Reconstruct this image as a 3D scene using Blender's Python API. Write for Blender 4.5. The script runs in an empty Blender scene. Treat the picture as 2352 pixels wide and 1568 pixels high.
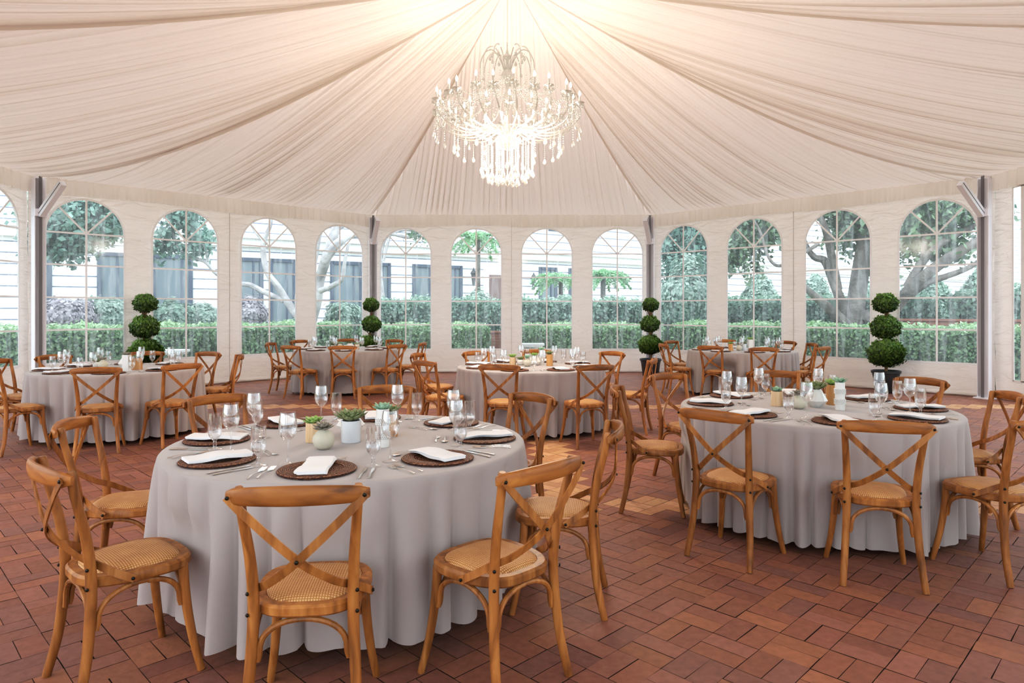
import bpy, math, random
import numpy as np
from mathutils import Vector, Matrix
R=math.radians; PI=math.pi
random.seed(7)
SC=bpy.context.scene
COL=SC.collection
# ------------------------------------------------------------------ camera
F=1545.0; CAMH=1.435; CX=1175.0; HY=715.0
cam=bpy.data.cameras.new('camera'); camo=bpy.data.objects.new('camera',cam); COL.objects.link(camo)
camo.location=(0,0,CAMH); camo.rotation_euler=(R(90),0,0)
cam.sensor_width=36; cam.lens=F/2352*36; cam.shift_y=-(784-HY)/2352; cam.shift_x=(1176-CX)/2352
cam.clip_start=.05; cam.clip_end=300
SC.camera=camo
def at(px,py,Y):   # world point seen at a pixel of the photo, at depth Y
    return Vector(((px-CX)/F*Y,Y,CAMH+(HY-py)/F*Y))
# ------------------------------------------------------------------ materials
MATS={}
class NT:
    def __init__(s,name):
        s.m=bpy.data.materials.new(name); s.m.use_nodes=True; s.t=s.m.node_tree; s.t.nodes.clear(); MATS[name]=s.m
        s.out=s.n('ShaderNodeOutputMaterial')
    def n(s,kind,**kw):
        nd=s.t.nodes.new(kind)
        for k,v in kw.items():
            if k.startswith('_'): setattr(nd,k[1:],v)
            else:
                k2=k.replace('_',' ')
                inp=nd.inputs[k2] if k2 in nd.inputs else nd.inputs[int(k[1:])]
                if hasattr(v,'is_output') or isinstance(v,bpy.types.NodeSocket): s.t.links.new(v,inp)
                else: inp.default_value=v
        return nd
    def l(s,a,b): s.t.links.new(a,b)
def c4(c): return (c[0],c[1],c[2],1)
def srgb(r,g,b):
    f=lambda v:(v/255/12.92 if v/255<=.04045 else ((v/255+.055)/1.055)**2.4)
    return (f(r),f(g),f(b))
def ramp(nt,fac,stops):
    r=nt.n('ShaderNodeValToRGB'); nt.l(fac,r.inputs[0])
    e=r.color_ramp.elements
    while len(e)<len(stops): e.new(.5)
    for i,(p,c) in enumerate(stops): e[i].position=p; e[i].color=c4(c)
    return r.outputs[0]
def simple(name,c,rough=.6,metal=0,bump=None,vary=None,spec=.5,coat=0):
    nt=NT(name); p=nt.n('ShaderNodeBsdfPrincipled',Base_Color=c4(c),Roughness=rough,Metallic=metal)
    p.inputs['Specular IOR Level'].default_value=spec; p.inputs['Coat Weight'].default_value=coat
    tc=nt.n('ShaderNodeTexCoord').outputs['Object']
    if vary:
        nz=nt.n('ShaderNodeTexNoise',Vector=tc,Scale=vary[0],Detail=4.0)
        col=ramp(nt,nz.outputs[0],[(.3,vary[1]),(.7,vary[2])]); nt.l(col,p.inputs['Base Color'])
    if bump:
        nb=nt.n('ShaderNodeTexNoise',Vector=tc,Scale=bump[0],Detail=3.0)
        b=nt.n('ShaderNodeBump',Strength=bump[1],Distance=bump[2],Height=nb.outputs[0]); nt.l(b.outputs[0],p.inputs['Normal'])
    nt.l(p.outputs[0],nt.out.inputs[0]); return nt.m
def wood(name,a,b,c,rough=.44,sc=(14,14,2.2)):
    nt=NT(name); tc=nt.n('ShaderNodeTexCoord').outputs['Object']
    oi=nt.n('ShaderNodeObjectInfo').outputs['Random']
    mp=nt.n('ShaderNodeMapping',Vector=tc); mp.inputs['Scale'].default_value=sc
    add=nt.n('ShaderNodeVectorMath',_operation='ADD'); nt.l(mp.outputs[0],add.inputs[0])
    cmb=nt.n('ShaderNodeCombineXYZ'); ml=nt.n('ShaderNodeMath',_operation='MULTIPLY'); nt.l(oi,ml.inputs[0]); ml.inputs[1].default_value=23.0
    nt.l(ml.outputs[0],cmb.inputs[0]); nt.l(ml.outputs[0],cmb.inputs[2]); nt.l(cmb.outputs[0],add.inputs[1])
    nz=nt.n('ShaderNodeTexNoise',Vector=add.outputs[0],Scale=1.6,Detail=5.0,Distortion=.8)
    col=ramp(nt,nz.outputs[0],[(.25,a),(.5,b),(.75,c)])
    hs=nt.n('ShaderNodeHueSaturation',Color=col)
    mr=nt.n('ShaderNodeMapRange',Value=oi); mr.inputs['To Min'].default_value=.82; mr.inputs['To Max'].default_value=1.14
    nt.l(mr.outputs[0],hs.inputs['Value'])
    p=nt.n('ShaderNodeBsdfPrincipled',Base_Color=hs.outputs[0],Roughness=rough)
    p.inputs['Coat Weight'].default_value=.12; p.inputs['Coat Roughness'].default_value=.4; p.inputs['Specular IOR Level'].default_value=.35
    nt.l(p.outputs[0],nt.out.inputs[0]); return nt.m
M={}
M['wood']=wood('honey_wood',srgb(108,64,26),srgb(160,102,48),srgb(190,132,72))
M['wood_rail']=wood('honey_wood_rail',srgb(106,62,26),srgb(156,97,43),srgb(184,124,62),sc=(2.2,14,14))
M['wood_pale']=wood('pale_wood',srgb(205,165,120),srgb(232,198,160),srgb(240,214,184),.5)
M['wood_orange']=wood('orange_wood',srgb(190,135,80),srgb(214,160,104),srgb(226,178,126),.5)
M['bolt']=simple('dark_bolt',(.03,.025,.02),.35,.9)
M['steel']=simple('silver',(.78,.76,.73),.16,1.0)
M['alu']=simple('aluminium',srgb(240,239,246),.5,.0)
M['alu_dark']=simple('aluminium_shade',srgb(120,118,122),.5,.1)
M['napkin']=simple('white_napkin',(.86,.86,.87),.85,bump=(260,.25,.001))
M['ceramic']=simple('white_ceramic',(.84,.83,.80),.35,coat=.2)
M['milk']=simple('milk_glass',(.80,.83,.87),.12,coat=.6)
M['stone']=simple('beige_stone',srgb(206,200,182),.55,bump=(60,.15,.002))
M['grey_stone']=simple('pale_grey_stone',srgb(214,210,204),.6,bump=(60,.15,.002))
M['pearl']=simple('pearl_bead',(.82,.81,.79),.25,coat=.4)
M['soil']=simple('potting_soil',(.05,.035,.022),.95,bump=(80,.8,.01))
M['pot']=simple('black_plastic',(.022,.022,.024),.42)
M['bark_in']=simple('topiary_bark',srgb(120,92,62),.85,bump=(50,.6,.01))
M['bark']=simple('grey_bark',srgb(150,140,134),.9,bump=(9,.9,.05),vary=(3,srgb(78,70,66),srgb(140,130,124)))
M['bark_pale']=simple('pale_bark',srgb(205,200,200),.9,bump=(9,.8,.04),vary=(3,srgb(140,134,136),srgb(206,200,200)))
M['white_stone']=simple('white_stone',(.8,.8,.79),.7)
M['frame_white']=simple('white_paint',(.8,.8,.8),.5)
M['brick_wall']=simple('garden_brick',srgb(150,98,82),.9)
M['dark']=simple('dark_iron',(.05,.05,.055),.5)
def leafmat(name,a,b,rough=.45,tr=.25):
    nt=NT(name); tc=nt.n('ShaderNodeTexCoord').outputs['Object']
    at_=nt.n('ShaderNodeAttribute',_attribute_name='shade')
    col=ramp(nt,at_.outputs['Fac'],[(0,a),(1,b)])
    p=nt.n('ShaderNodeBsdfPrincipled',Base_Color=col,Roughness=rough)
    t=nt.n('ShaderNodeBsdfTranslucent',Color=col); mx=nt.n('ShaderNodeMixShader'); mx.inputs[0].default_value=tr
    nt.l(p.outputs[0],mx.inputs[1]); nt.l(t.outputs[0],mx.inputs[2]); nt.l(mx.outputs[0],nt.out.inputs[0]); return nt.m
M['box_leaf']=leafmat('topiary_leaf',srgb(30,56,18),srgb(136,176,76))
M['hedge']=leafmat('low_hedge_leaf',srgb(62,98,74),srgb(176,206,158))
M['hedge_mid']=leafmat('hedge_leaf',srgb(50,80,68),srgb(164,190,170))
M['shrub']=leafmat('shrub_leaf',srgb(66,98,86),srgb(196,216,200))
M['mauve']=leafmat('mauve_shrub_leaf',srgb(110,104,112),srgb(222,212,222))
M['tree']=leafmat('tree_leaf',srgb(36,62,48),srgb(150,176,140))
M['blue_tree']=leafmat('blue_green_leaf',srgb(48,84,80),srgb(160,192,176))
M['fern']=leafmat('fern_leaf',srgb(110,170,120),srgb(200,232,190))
M['suc1']=leafmat('succulent_green',srgb(96,140,70),srgb(176,206,120),.4,.1)
M['suc2']=leafmat('succulent_grey_green',srgb(74,88,60),srgb(150,160,112),.45,.05)
M['suc3']=leafmat('succulent_blue_green',srgb(104,150,124),srgb(178,212,182),.4,.1)
M['suc4']=leafmat('succulent_mauve_grey',srgb(98,92,84),srgb(168,160,144),.45,.05)
def m_cane():
    nt=NT('woven_cane'); tc=nt.n('ShaderNodeTexCoord').outputs['Object']
    w1=nt.n('ShaderNodeTexWave',Vector=tc,Scale=34.0,Distortion=.6,_bands_direction='X')
    w2=nt.n('ShaderNodeTexWave',Vector=tc,Scale=34.0,Distortion=.6,_bands_direction='Y')
    mu=nt.n('ShaderNodeMath',_operation='MULTIPLY'); nt.l(w1.outputs['Fac'],mu.inputs[0]); nt.l(w2.outputs['Fac'],mu.inputs[1])
    nz=nt.n('ShaderNodeTexNoise',Vector=tc,Scale=9.0,Detail=3.0)
    ad=nt.n('ShaderNodeMath',_operation='ADD'); nt.l(mu.outputs[0],ad.inputs[0]); 
    m2=nt.n('ShaderNodeMath',_operation='MULTIPLY'); nt.l(nz.outputs[0],m2.inputs[0]); m2.inputs[1].default_value=.5; nt.l(m2.outputs[0],ad.inputs[1])
    col=ramp(nt,ad.outputs[0],[(.15,srgb(150,98,52)),(.5,srgb(202,148,92)),(.9,srgb(222,178,126))])
    p=nt.n('ShaderNodeBsdfPrincipled',Base_Color=col,Roughness=.55)
    b=nt.n('ShaderNodeBump',Strength=.6,Distance=.003,Height=mu.outputs[0]); nt.l(b.outputs[0],p.inputs['Normal'])
    nt.l(p.outputs[0],nt.out.inputs[0]); return nt.m
M['cane']=m_cane()
def m_rattan():
    nt=NT('brown_rattan'); tc=nt.n('ShaderNodeTexCoord').outputs['Object']
    w1=nt.n('ShaderNodeTexWave',Vector=tc,Scale=38.0,Distortion=3.0,Detail=2.0,_wave_type='RINGS',_rings_direction='Z')
    w1.inputs['Detail Scale'].default_value=6.0
    v=nt.n('ShaderNodeTexVoronoi',Vector=tc,Scale=95.0)
    mu=nt.n('ShaderNodeMath',_operation='MULTIPLY'); nt.l(w1.outputs['Fac'],mu.inputs[0]); nt.l(v.outputs['Distance'],mu.inputs[1])
    col=ramp(nt,mu.outputs[0],[(.0,srgb(44,24,18)),(.22,srgb(110,66,48)),(.75,srgb(190,134,98))])
    p=nt.n('ShaderNodeBsdfPrincipled',Base_Color=col,Roughness=.55); p.inputs['Specular IOR Level'].default_value=.3
    b=nt.n('ShaderNodeBump',Strength=.9,Distance=.006,Height=mu.outputs[0]); nt.l(b.outputs[0],p.inputs['Normal'])
    nt.l(p.outputs[0],nt.out.inputs[0]); return nt.m
M['rattan']=m_rattan()
def m_linen():
    nt=NT('grey_linen'); tc=nt.n('ShaderNodeTexCoord').outputs['Object']
    nz=nt.n('ShaderNodeTexNoise',Vector=tc,Scale=220.0,Detail=2.0)
    n2=nt.n('ShaderNodeTexNoise',Vector=tc,Scale=3.0,Detail=3.0)
    ad=nt.n('ShaderNodeMath',_operation='ADD'); nt.l(nz.outputs[0],ad.inputs[0]); nt.l(n2.outputs[0],ad.inputs[1])
    col=ramp(nt,ad.outputs[0],[(.35,srgb(144,136,136)),(.65,srgb(170,160,157))])
    p=nt.n('ShaderNodeBsdfPrincipled',Base_Color=col,Roughness=.82); p.inputs['Sheen Weight'].default_value=.25
    b=nt.n('ShaderNodeBump',Strength=.35,Distance=.002,Height=nz.outputs[0]); nt.l(b.outputs[0],p.inputs['Normal'])
    nt.l(p.outputs[0],nt.out.inputs[0]); return nt.m
M['linen']=m_linen()
def m_fabric(name,c,tr,wr=0,ctr=None):
    nt=NT(name); tc=nt.n('ShaderNodeTexCoord').outputs['Object']
    d=nt.n('ShaderNodeBsdfDiffuse',Color=c4(c)); t=nt.n('ShaderNodeBsdfTranslucent',Color=c4(ctr or c)); mx=nt.n('ShaderNodeMixShader'); mx.inputs[0].default_value=tr
    if wr:
        mp=nt.n('ShaderNodeMapping',Vector=tc); mp.inputs['Rotation'].default_value=(.5,.4,.7); mp.inputs['Scale'].default_value=(1,1,3.2)
        nz=nt.n('ShaderNodeTexNoise',Vector=mp.outputs[0],Scale=2.4,Detail=4.0,Distortion=1.1)
        b=nt.n('ShaderNodeBump',Strength=wr,Distance=.12,Height=nz.outputs[0]); nt.l(b.outputs[0],d.inputs['Normal']); nt.l(b.outputs[0],t.inputs['Normal'])
    nt.l(d.outputs[0],mx.inputs[1]); nt.l(t.outputs[0],mx.inputs[2]); nt.l(mx.outputs[0],nt.out.inputs[0]); return nt.m
M['lining']=m_fabric('cream_lining',srgb(240,230,222),.17,ctr=srgb(244,234,226))
M['added_roof']=m_fabric('added_white_canopy',srgb(245,245,245),.62)
M['valance']=m_fabric('cream_valance',srgb(248,242,236),.42)
M['vinyl']=m_fabric('white_vinyl',srgb(240,232,226),.17,wr=.6)
M['seam']=simple('vinyl_seam',srgb(190,180,174),.7)
M['muntin']=simple('vinyl_strip',srgb(240,238,238),.5)
def m_pane():
    nt=NT('clear_vinyl'); tc=nt.n('ShaderNodeTexCoord').outputs['Object']
    t=nt.n('ShaderNodeBsdfTransparent',Color=(.86,.97,1.0,1)); d=nt.n('ShaderNodeBsdfDiffuse',Color=(.9,.96,1,1))
    tl=nt.n('ShaderNodeBsdfTranslucent',Color=(.85,.95,1,1)); g=nt.n('ShaderNodeBsdfGlossy',Color=(1,1,1,1),Roughness=.08)
    mp=nt.n('ShaderNodeMapping',Vector=tc); mp.inputs['Rotation'].default_value=(.0,.6,.0); mp.inputs['Scale'].default_value=(9,9,1.1)
    nz=nt.n('ShaderNodeTexNoise',Vector=mp.outputs[0],Scale=1.3,Detail=5.0,Distortion=.6)
    hz=nt.n('ShaderNodeMapRange',Value=nz.outputs[0]); hz.inputs['From Min'].default_value=.45; hz.inputs['From Max'].default_value=.8
    hz.inputs['To Min'].default_value=.09; hz.inputs['To Max'].default_value=.34
    m0=nt.n('ShaderNodeMixShader'); m0.inputs[0].default_value=.75; nt.l(d.outputs[0],m0.inputs[1]); nt.l(tl.outputs[0],m0.inputs[2])
    m1=nt.n('ShaderNodeMixShader'); nt.l(hz.outputs[0],m1.inputs[0]); nt.l(t.outputs[0],m1.inputs[1]); nt.l(m0.outputs[0],m1.inputs[2])
    m2=nt.n('ShaderNodeMixShader'); m2.inputs[0].default_value=.008; nt.l(m1.outputs[0],m2.inputs[1]); nt.l(g.outputs[0],m2.inputs[2])
    nt.l(m2.outputs[0],nt.out.inputs[0]); return nt.m
M['pane']=m_pane()
def m_glass(name,tint,edge):
    nt=NT(name); t=nt.n('ShaderNodeBsdfTransparent',Color=c4(tint)); g=nt.n('ShaderNodeBsdfGlossy',Color=(1,1,1,1),Roughness=.02)
    lw=nt.n('ShaderNodeLayerWeight',Blend=edge)
    mr=nt.n('ShaderNodeMapRange',Value=lw.outputs['Facing']); mr.inputs['From Min'].default_value=.0;mr.inputs['From Max'].default_value=1
    mr.inputs['To Min'].default_value=.06; mr.inputs['To Max'].default_value=.85
    m=nt.n('ShaderNodeMixShader'); nt.l(mr.outputs[0],m.inputs[0]); nt.l(t.outputs[0],m.inputs[1]); nt.l(g.outputs[0],m.inputs[2])
    nt.l(m.outputs[0],nt.out.inputs[0]); return nt.m
M['glass']=m_glass('clear_glass',(.975,.98,.985),.3)
def m_crystal():
    nt=NT('crystal'); t=nt.n('ShaderNodeBsdfTransparent',Color=(1,.98,.95,1)); g=nt.n('ShaderNodeBsdfGlossy',Color=(.8,.8,.78,1),Roughness=.08)
    d=nt.n('ShaderNodeBsdfTranslucent',Color=(.30,.29,.27,1)); d2=nt.n('ShaderNodeBsdfDiffuse',Color=(.30,.29,.27,1))
    a=nt.n('ShaderNodeMixShader'); a.inputs[0].default_value=.5; nt.l(d.outputs[0],a.inputs[1]); nt.l(d2.outputs[0],a.inputs[2])
    b=nt.n('ShaderNodeMixShader'); b.inputs[0].default_value=.45; nt.l(a.outputs[0],b.inputs[1]); nt.l(g.outputs[0],b.inputs[2])
    c=nt.n('ShaderNodeMixShader'); c.inputs[0].default_value=.62; nt.l(t.outputs[0],c.inputs[1]); nt.l(b.outputs[0],c.inputs[2])
    em=nt.n('ShaderNodeEmission',Color=(1,.95,.86,1),Strength=.10); ad=nt.n('ShaderNodeAddShader'); nt.l(b.outputs[0],ad.inputs[0]); nt.l(em.outputs[0],ad.inputs[1]); nt.l(ad.outputs[0],c.inputs[2])  # faint emission added so the crystal looks lit and sparkling
    nt.l(c.outputs[0],nt.out.inputs[0]); return nt.m
M['crystal']=m_crystal()
def emit(name,c,s):
    nt=NT(name); e=nt.n('ShaderNodeEmission',Color=c4(c),Strength=s); nt.l(e.outputs[0],nt.out.inputs[0]); return nt.m
M['bulb']=emit('candle_bulb',(1,.86,.62),22)
def m_brick():
    nt=NT('floor_brick'); tc=nt.n('ShaderNodeTexCoord').outputs['Object']
    a=nt.n('ShaderNodeAttribute',_attribute_name='Col')
    nz=nt.n('ShaderNodeTexNoise',Vector=tc,Scale=26.0,Detail=6.0); n2=nt.n('ShaderNodeTexNoise',Vector=tc,Scale=.9,Detail=3.0)
    mx=nt.n('ShaderNodeMixRGB',_blend_type='MULTIPLY'); mx.inputs[0].default_value=.6; nt.l(a.outputs['Color'],mx.inputs[1])
    r=ramp(nt,nz.outputs[0],[(.25,(.7,.68,.66)),(.7,(1.15,1.12,1.1))]); nt.l(r,mx.inputs[2])
    m3=nt.n('ShaderNodeMixRGB',_blend_type='MULTIPLY'); m3.inputs[0].default_value=.55; nt.l(mx.outputs[0],m3.inputs[1])
    r2=ramp(nt,n2.outputs[0],[(.3,(.78,.78,.8)),(.7,(1.12,1.1,1.08))]); nt.l(r2,m3.inputs[2])
    p=nt.n('ShaderNodeBsdfPrincipled',Base_Color=m3.outputs[0],Roughness=.62)
    b=nt.n('ShaderNodeBump',Strength=.35,Distance=.006,Height=nz.outputs[0]); nt.l(b.outputs[0],p.inputs['Normal'])
    nt.l(p.outputs[0],nt.out.inputs[0]); return nt.m
M['brick']=m_brick()
M['grout']=simple('brick_joint',(.06,.036,.028),.95)
def m_facade():
    nt=NT('stone_facade'); tc=nt.n('ShaderNodeTexCoord').outputs['Object']
    sx=nt.n('ShaderNodeSeparateXYZ',Vector=tc)
    d=nt.n('ShaderNodeMath',_operation='DIVIDE'); nt.l(sx.outputs[2],d.inputs[0]); d.inputs[1].default_value=.38
    fr=nt.n('ShaderNodeMath',_operation='FRACT'); nt.l(d.outputs[0],fr.inputs[0])
    col=ramp(nt,fr.outputs[0],[(0.0,srgb(110,120,140)),(.1,srgb(110,120,140)),(.13,(.9,.9,.92)),(1,(.9,.9,.92))])
    p=nt.n('ShaderNodeBsdfPrincipled',Base_Color=col,Roughness=.8); nt.l(p.outputs[0],nt.out.inputs[0]); return nt.m
M['facade']=m_facade()
M['bwin']=simple('building_window',srgb(112,122,130),.3)
M['bwin_frame']=simple('building_window_frame',srgb(70,78,96),.5)
M['bdoor']=simple('brown_door',srgb(120,92,88),.6)
M['cornice']=simple('cornice_stone',(.88,.88,.9),.8)
M['ground']=simple('garden_ground',srgb(120,120,96),.95,vary=(.6,srgb(96,104,72),srgb(160,146,128)))

# ------------------------------------------------------------------ mesh helpers
class MB:
    def __init__(s): s.v=[]; s.f=[]; s.mi=[]
    def add(s,vs,fs,mi=0):
        b=len(s.v); s.v+= [tuple(v) for v in vs]; s.f+=[tuple(b+i for i in f) for f in fs]; s.mi+=[mi]*len(fs); return s
    def box(s,c,d,rot=None,mi=0):
        vs=[]
        for z in (-1,1):
            for y in (-1,1):
                for x in (-1,1):
                    v=Vector((x*d[0]/2,y*d[1]/2,z*d[2]/2))
                    if rot: v=rot@v
                    vs.append(v+Vector(c))
        return s.add(vs,[(0,2,3,1),(4,5,7,6),(0,1,5,4),(2,6,7,3),(0,4,6,2),(1,3,7,5)],mi)
    def rings(s,rings,cap=True,closed=False,mi=0):
        n=len(rings[0]); vs=[p for r in rings for p in r]; fs=[]
        m=len(rings)
        for i in range(m if closed else m-1):
            a=i*n; b=((i+1)%m)*n
            for j in range(n):
                k=(j+1)%n; fs.append((a+j,a+k,b+k,b+j))
        if cap and not closed:
            fs.append(tuple(range(n-1,-1,-1))); fs.append(tuple((m-1)*n+j for j in range(n)))
        return s.add(vs,fs,mi)
    def tube(s,pts,rad,n=10,flat=None,closed=False,mi=0,up=None):
        pts=[Vector(p) for p in pts]; m=len(pts)
        rs=rad if isinstance(rad,(list,tuple)) else [rad]*m
        tg=[]
        for i in range(m):
            a=pts[(i-1)%m] if (closed or i>0) else pts[0]; b=pts[(i+1)%m] if (closed or i<m-1) else pts[-1]
            t=(b-a); tg.append(t.normalized() if t.length>1e-9 else Vector((0,0,1)))
        ref=Vector(up) if up else (Vector((0,0,1)) if abs(tg[0].z)<.9 else Vector((0,1,0)))
        u=(ref-tg[0]*ref.dot(tg[0])).normalized(); rings=[]
        for i in range(m):
            if up: u=Vector(up)
            u=(u-tg[i]*u.dot(tg[i])).normalized(); w=tg[i].cross(u)
            r=rs[i]; ru,rw=(r,r) if not flat else (r*flat[0],r*flat[1])
            rings.append([pts[i]+u*(math.cos(2*PI*j/n)*ru)+w*(math.sin(2*PI*j/n)*rw) for j in range(n)])
        return s.rings(rings,not closed,closed,mi)
    def lathe(s,prof,n=24,c=(0,0,0),closed=False,cap=False,mi=0):
        rings=[[Vector((c[0]+r*math.cos(2*PI*j/n),c[1]+r*math.sin(2*PI*j/n),c[2]+z)) for j in range(n)] for r,z in prof]
        return s.rings(rings,cap,closed,mi)
    def strip(s,pts,w,t,side,mi=0):   # flat band along pts, side(i)->width dir
        pts=[Vector(p) for p in pts]; rings=[]
        for i,p in enumerate(pts):
            a=pts[max(0,i-1)]; b=pts[min(len(pts)-1,i+1)]; tg=(b-a).normalized()
            n=Vector(side(i)); n=(n-tg*n.dot(tg)).normalized(); ww=tg.cross(n)
            rings.append([p+ww*w/2+n*t/2,p-ww*w/2+n*t/2,p-ww*w/2-n*t/2,p+ww*w/2-n*t/2])
        return s.rings(rings,True,False,mi)
    def mesh(s,name,mats,smooth=True,angle=40):
        me=bpy.data.meshes.new(name); me.from_pydata(s.v,[],s.f)
        for m in (mats if isinstance(mats,(list,tuple)) else [mats]): me.materials.append(m)
        if any(s.mi): me.polygons.foreach_set('material_index',s.mi)
        if smooth:
            me.polygons.foreach_set('use_smooth',[True]*len(s.f))
            if angle<180: me.set_sharp_from_angle(angle=R(angle))
        me.update(); return me
def link(name,me,parent=None,loc=None,rz=None):
    o=bpy.data.objects.new(name,me); COL.objects.link(o)
    if parent: o.parent=parent
    if loc is not None: o.location=loc
    if rz is not None: o.rotation_euler=(0,0,rz)
    return o
def empty(name,loc=(0,0,0),rz=0):
    o=bpy.data.objects.new(name,None); COL.objects.link(o); o.location=loc; o.rotation_euler=(0,0,rz); o.empty_display_size=.1; return o
def tag(o,label,cat,group=None,kind=None):
    if label: o['label']=label
    if cat: o['category']=cat
    if group: o['group']=group
    if kind: o['kind']=kind
    return o
KIDS={}
def reg(root,kids): KIDS[root.name]=kids; return root
def children(o): return [c for c in bpy.data.objects if c.parent==o]
def copy_tree(src,tree,parent=None):
    c=src.copy(); COL.objects.link(c); c.parent=parent
    for k,sub in tree: copy_tree(k,sub,c)
    return c
def tree_of(o): return [(c,tree_of(c)) for c in children(o)]
def bez(pts,n=6):   # catmull-rom smoothing
    P=[Vector(p) for p in pts]; out=[]
    for i in range(len(P)-1):
        p0=P[max(0,i-1)];p1=P[i];p2=P[i+1];p3=P[min(len(P)-1,i+2)]
        for k in range(n):
            t=k/n; out.append(.5*((2*p1)+(p2-p0)*t+(2*p0-5*p1+4*p2-p3)*t*t+(3*p1-p0-3*p2+p3)*t**3))
    out.append(P[-1]); return out
def leaf_mesh(name,mat,pos,nrm,size,shade,core=None,elong=1.6,seed=1):
    """pos Nx3, nrm Nx3: small pointed leaves (two triangles each)"""
    rng=np.random.default_rng(seed); N=len(pos)
    nrm=nrm+rng.normal(0,.55,(N,3)); nrm/=np.linalg.norm(nrm,axis=1)[:,None]+1e-9
    r=rng.normal(0,1,(N,3)); u=np.cross(nrm,r); u/=np.linalg.norm(u,axis=1)[:,None]+1e-9; w=np.cross(nrm,u)
    sz=size*rng.uniform(.65,1.3,(N,1))
    a=pos-u*sz*elong*.5; b=pos+w*sz*.5; c=pos+u*sz*elong*.5; d=pos-w*sz*.5
    V=np.stack([a,b,c,d],1).reshape(-1,3)
    nc=0; cv=[];cf=[]
    if core: cv,cf=core; nc=len(cv)
    me=bpy.data.meshes.new(name)
    idx=np.arange(N*4).reshape(-1,4)+nc
    faces=[tuple(f) for f in cf]+[tuple(x) for x in idx.tolist()]
    verts=[tuple(v) for v in cv]+[tuple(x) for x in V.tolist()]
    me.from_pydata(verts,[],faces); me.materials.append(mat)
    at_=me.attributes.new('shade','FLOAT','POINT')
    sh=np.concatenate([np.zeros(nc),np.repeat(np.clip(shade,0,1),4)]).astype(np.float32)
    at_.data.foreach_set('value',sh); me.update(); return me
def blob(rng,N,c,rad,jit=.12):
    d=rng.normal(0,1,(N,3)); d/=np.linalg.norm(d,axis=1)[:,None]
    lump=1+jit*np.sin(d[:,0]*7+c[0]*9)*np.cos(d[:,1]*6+c[1]*5)+jit*.7*np.sin(d[:,2]*9+c[0])
    r=rng.uniform(.8,1.0,(N,1))*(1+.16*rng.uniform(0,1,(N,1))**4)*lump[:,None]
    return np.array(c)+d*r*np.array(rad), d
def ico(c,rad,n=10,m=7):
    vs=[];fs=[]
    for i in range(m+1):
        th=PI*i/m
        for j in range(n):
            ph=2*PI*j/n; vs.append((c[0]+rad[0]*math.sin(th)*math.cos(ph),c[1]+rad[1]*math.sin(th)*math.sin(ph),c[2]+rad[2]*math.cos(th)))
    for i in range(m):
        for j in range(n): fs.append((i*n+j,i*n+(j+1)%n,(i+1)*n+(j+1)%n,(i+1)*n+j))
    return vs,fs
# ------------------------------------------------------------------ tent geometry
D=15.84; W=6.63; AP=W/(2*math.tan(R(22.5))); CY=D-AP; EZ=3.68; AZ=5.30
TAN=math.tan(R(22.5))
SIDES=[('back',0),('back_left',45),('left',90),('front_left',135),('front',180),('front_right',225),('right',270),('back_right',315)]
def side_mat(deg): # local x along the wall, local y outward; ccw rotation
    return Matrix.Translation((0,CY,0))@Matrix.Rotation(R(deg),4,'Z')
# floor
def build_floor():
    rng=random.Random(3); V=[];Fc=[];C=[]
    L=.212;H=.106;g=.0016
    inv=math.sqrt(.5)
    def tow(a,b): return (a*inv-b*inv, a*inv+b*inv+7.8)
    Rr=AP+.55; n=64
    def jit(): return rng.uniform(-.0016,.0016)
    for j in range(-n,n):
        for i in range(-n,n):
            for k in range(2):
                a=i*L; b=j*L
                if (i+j)%2: r4=(a,b+k*H,L,H)
                else: r4=(a+k*H,b,H,L)
                a,b,la,lb=r4
                x,y=tow(a+la/2,b+lb/2); y0=y-CY
                if max(abs(x),abs(y0),(abs(x)+abs(y0))*inv)>Rr: continue
                z=rng.uniform(0,.0016)
                q=[tow(a+g+jit(),b+g+jit()),tow(a+la-g+jit(),b+g+jit()),tow(a+la-g+jit(),b+lb-g+jit()),tow(a+g+jit(),b+lb-g+jit())]
                bb=len(V)
                for p in q: V.append((p[0],p[1],z))
                Fc.append((bb,bb+1,bb+2,bb+3))
                light=(abs(y-10.15)<.19) or (abs(y-5.0)<.17 and x>.75) or (abs(x-.42)<.17 and 4.9<y<10.15)
                if light: c=[srgb(202,156,112),srgb(206,158,120),srgb(190,140,100)][rng.randrange(3)]
                else: c=[srgb(150,98,76),srgb(144,93,73),srgb(140,90,74),srgb(154,102,76),srgb(136,92,80),srgb(147,98,82)][rng.randrange(6)]
                kk=rng.uniform(.88,1.08); C.append(tuple(v*kk for v in c))
    me=bpy.data.meshes.new('floor'); 
    nb=len(V)
    V+=[(-10,-2,-.007),(10,-2,-.007),(10,17.2,-.007),(-10,17.2,-.007)]; Fc.append((nb,nb+1,nb+2,nb+3)); C.append((0,0,0))
    me.from_pydata(V,[],Fc); me.materials.append(M['brick']); me.materials.append(M['grout'])
    me.polygons[len(Fc)-1].material_index=1
    ca=me.color_attributes.new('Col','FLOAT_COLOR','CORNER')
    arr=[]
    for f,c in zip(Fc,C): arr+= [c[0],c[1],c[2],1]*4
    ca.data.foreach_set('color',arr); me.update()
    o=link('floor',me); tag(o,'diagonal red brick paving with bands of tan brick inside the tent','floor',kind='structure')
    b=MB(); b.add([(-70,-30,-.03),(80,-30,-.03),(80,90,-.03),(-70,90,-.03)],[(0,1,2,3)])
    o=link('ground',b.mesh('ground',M['ground'],False)); tag(o,'garden ground around the tent','ground',kind='structure')
build_floor()
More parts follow.
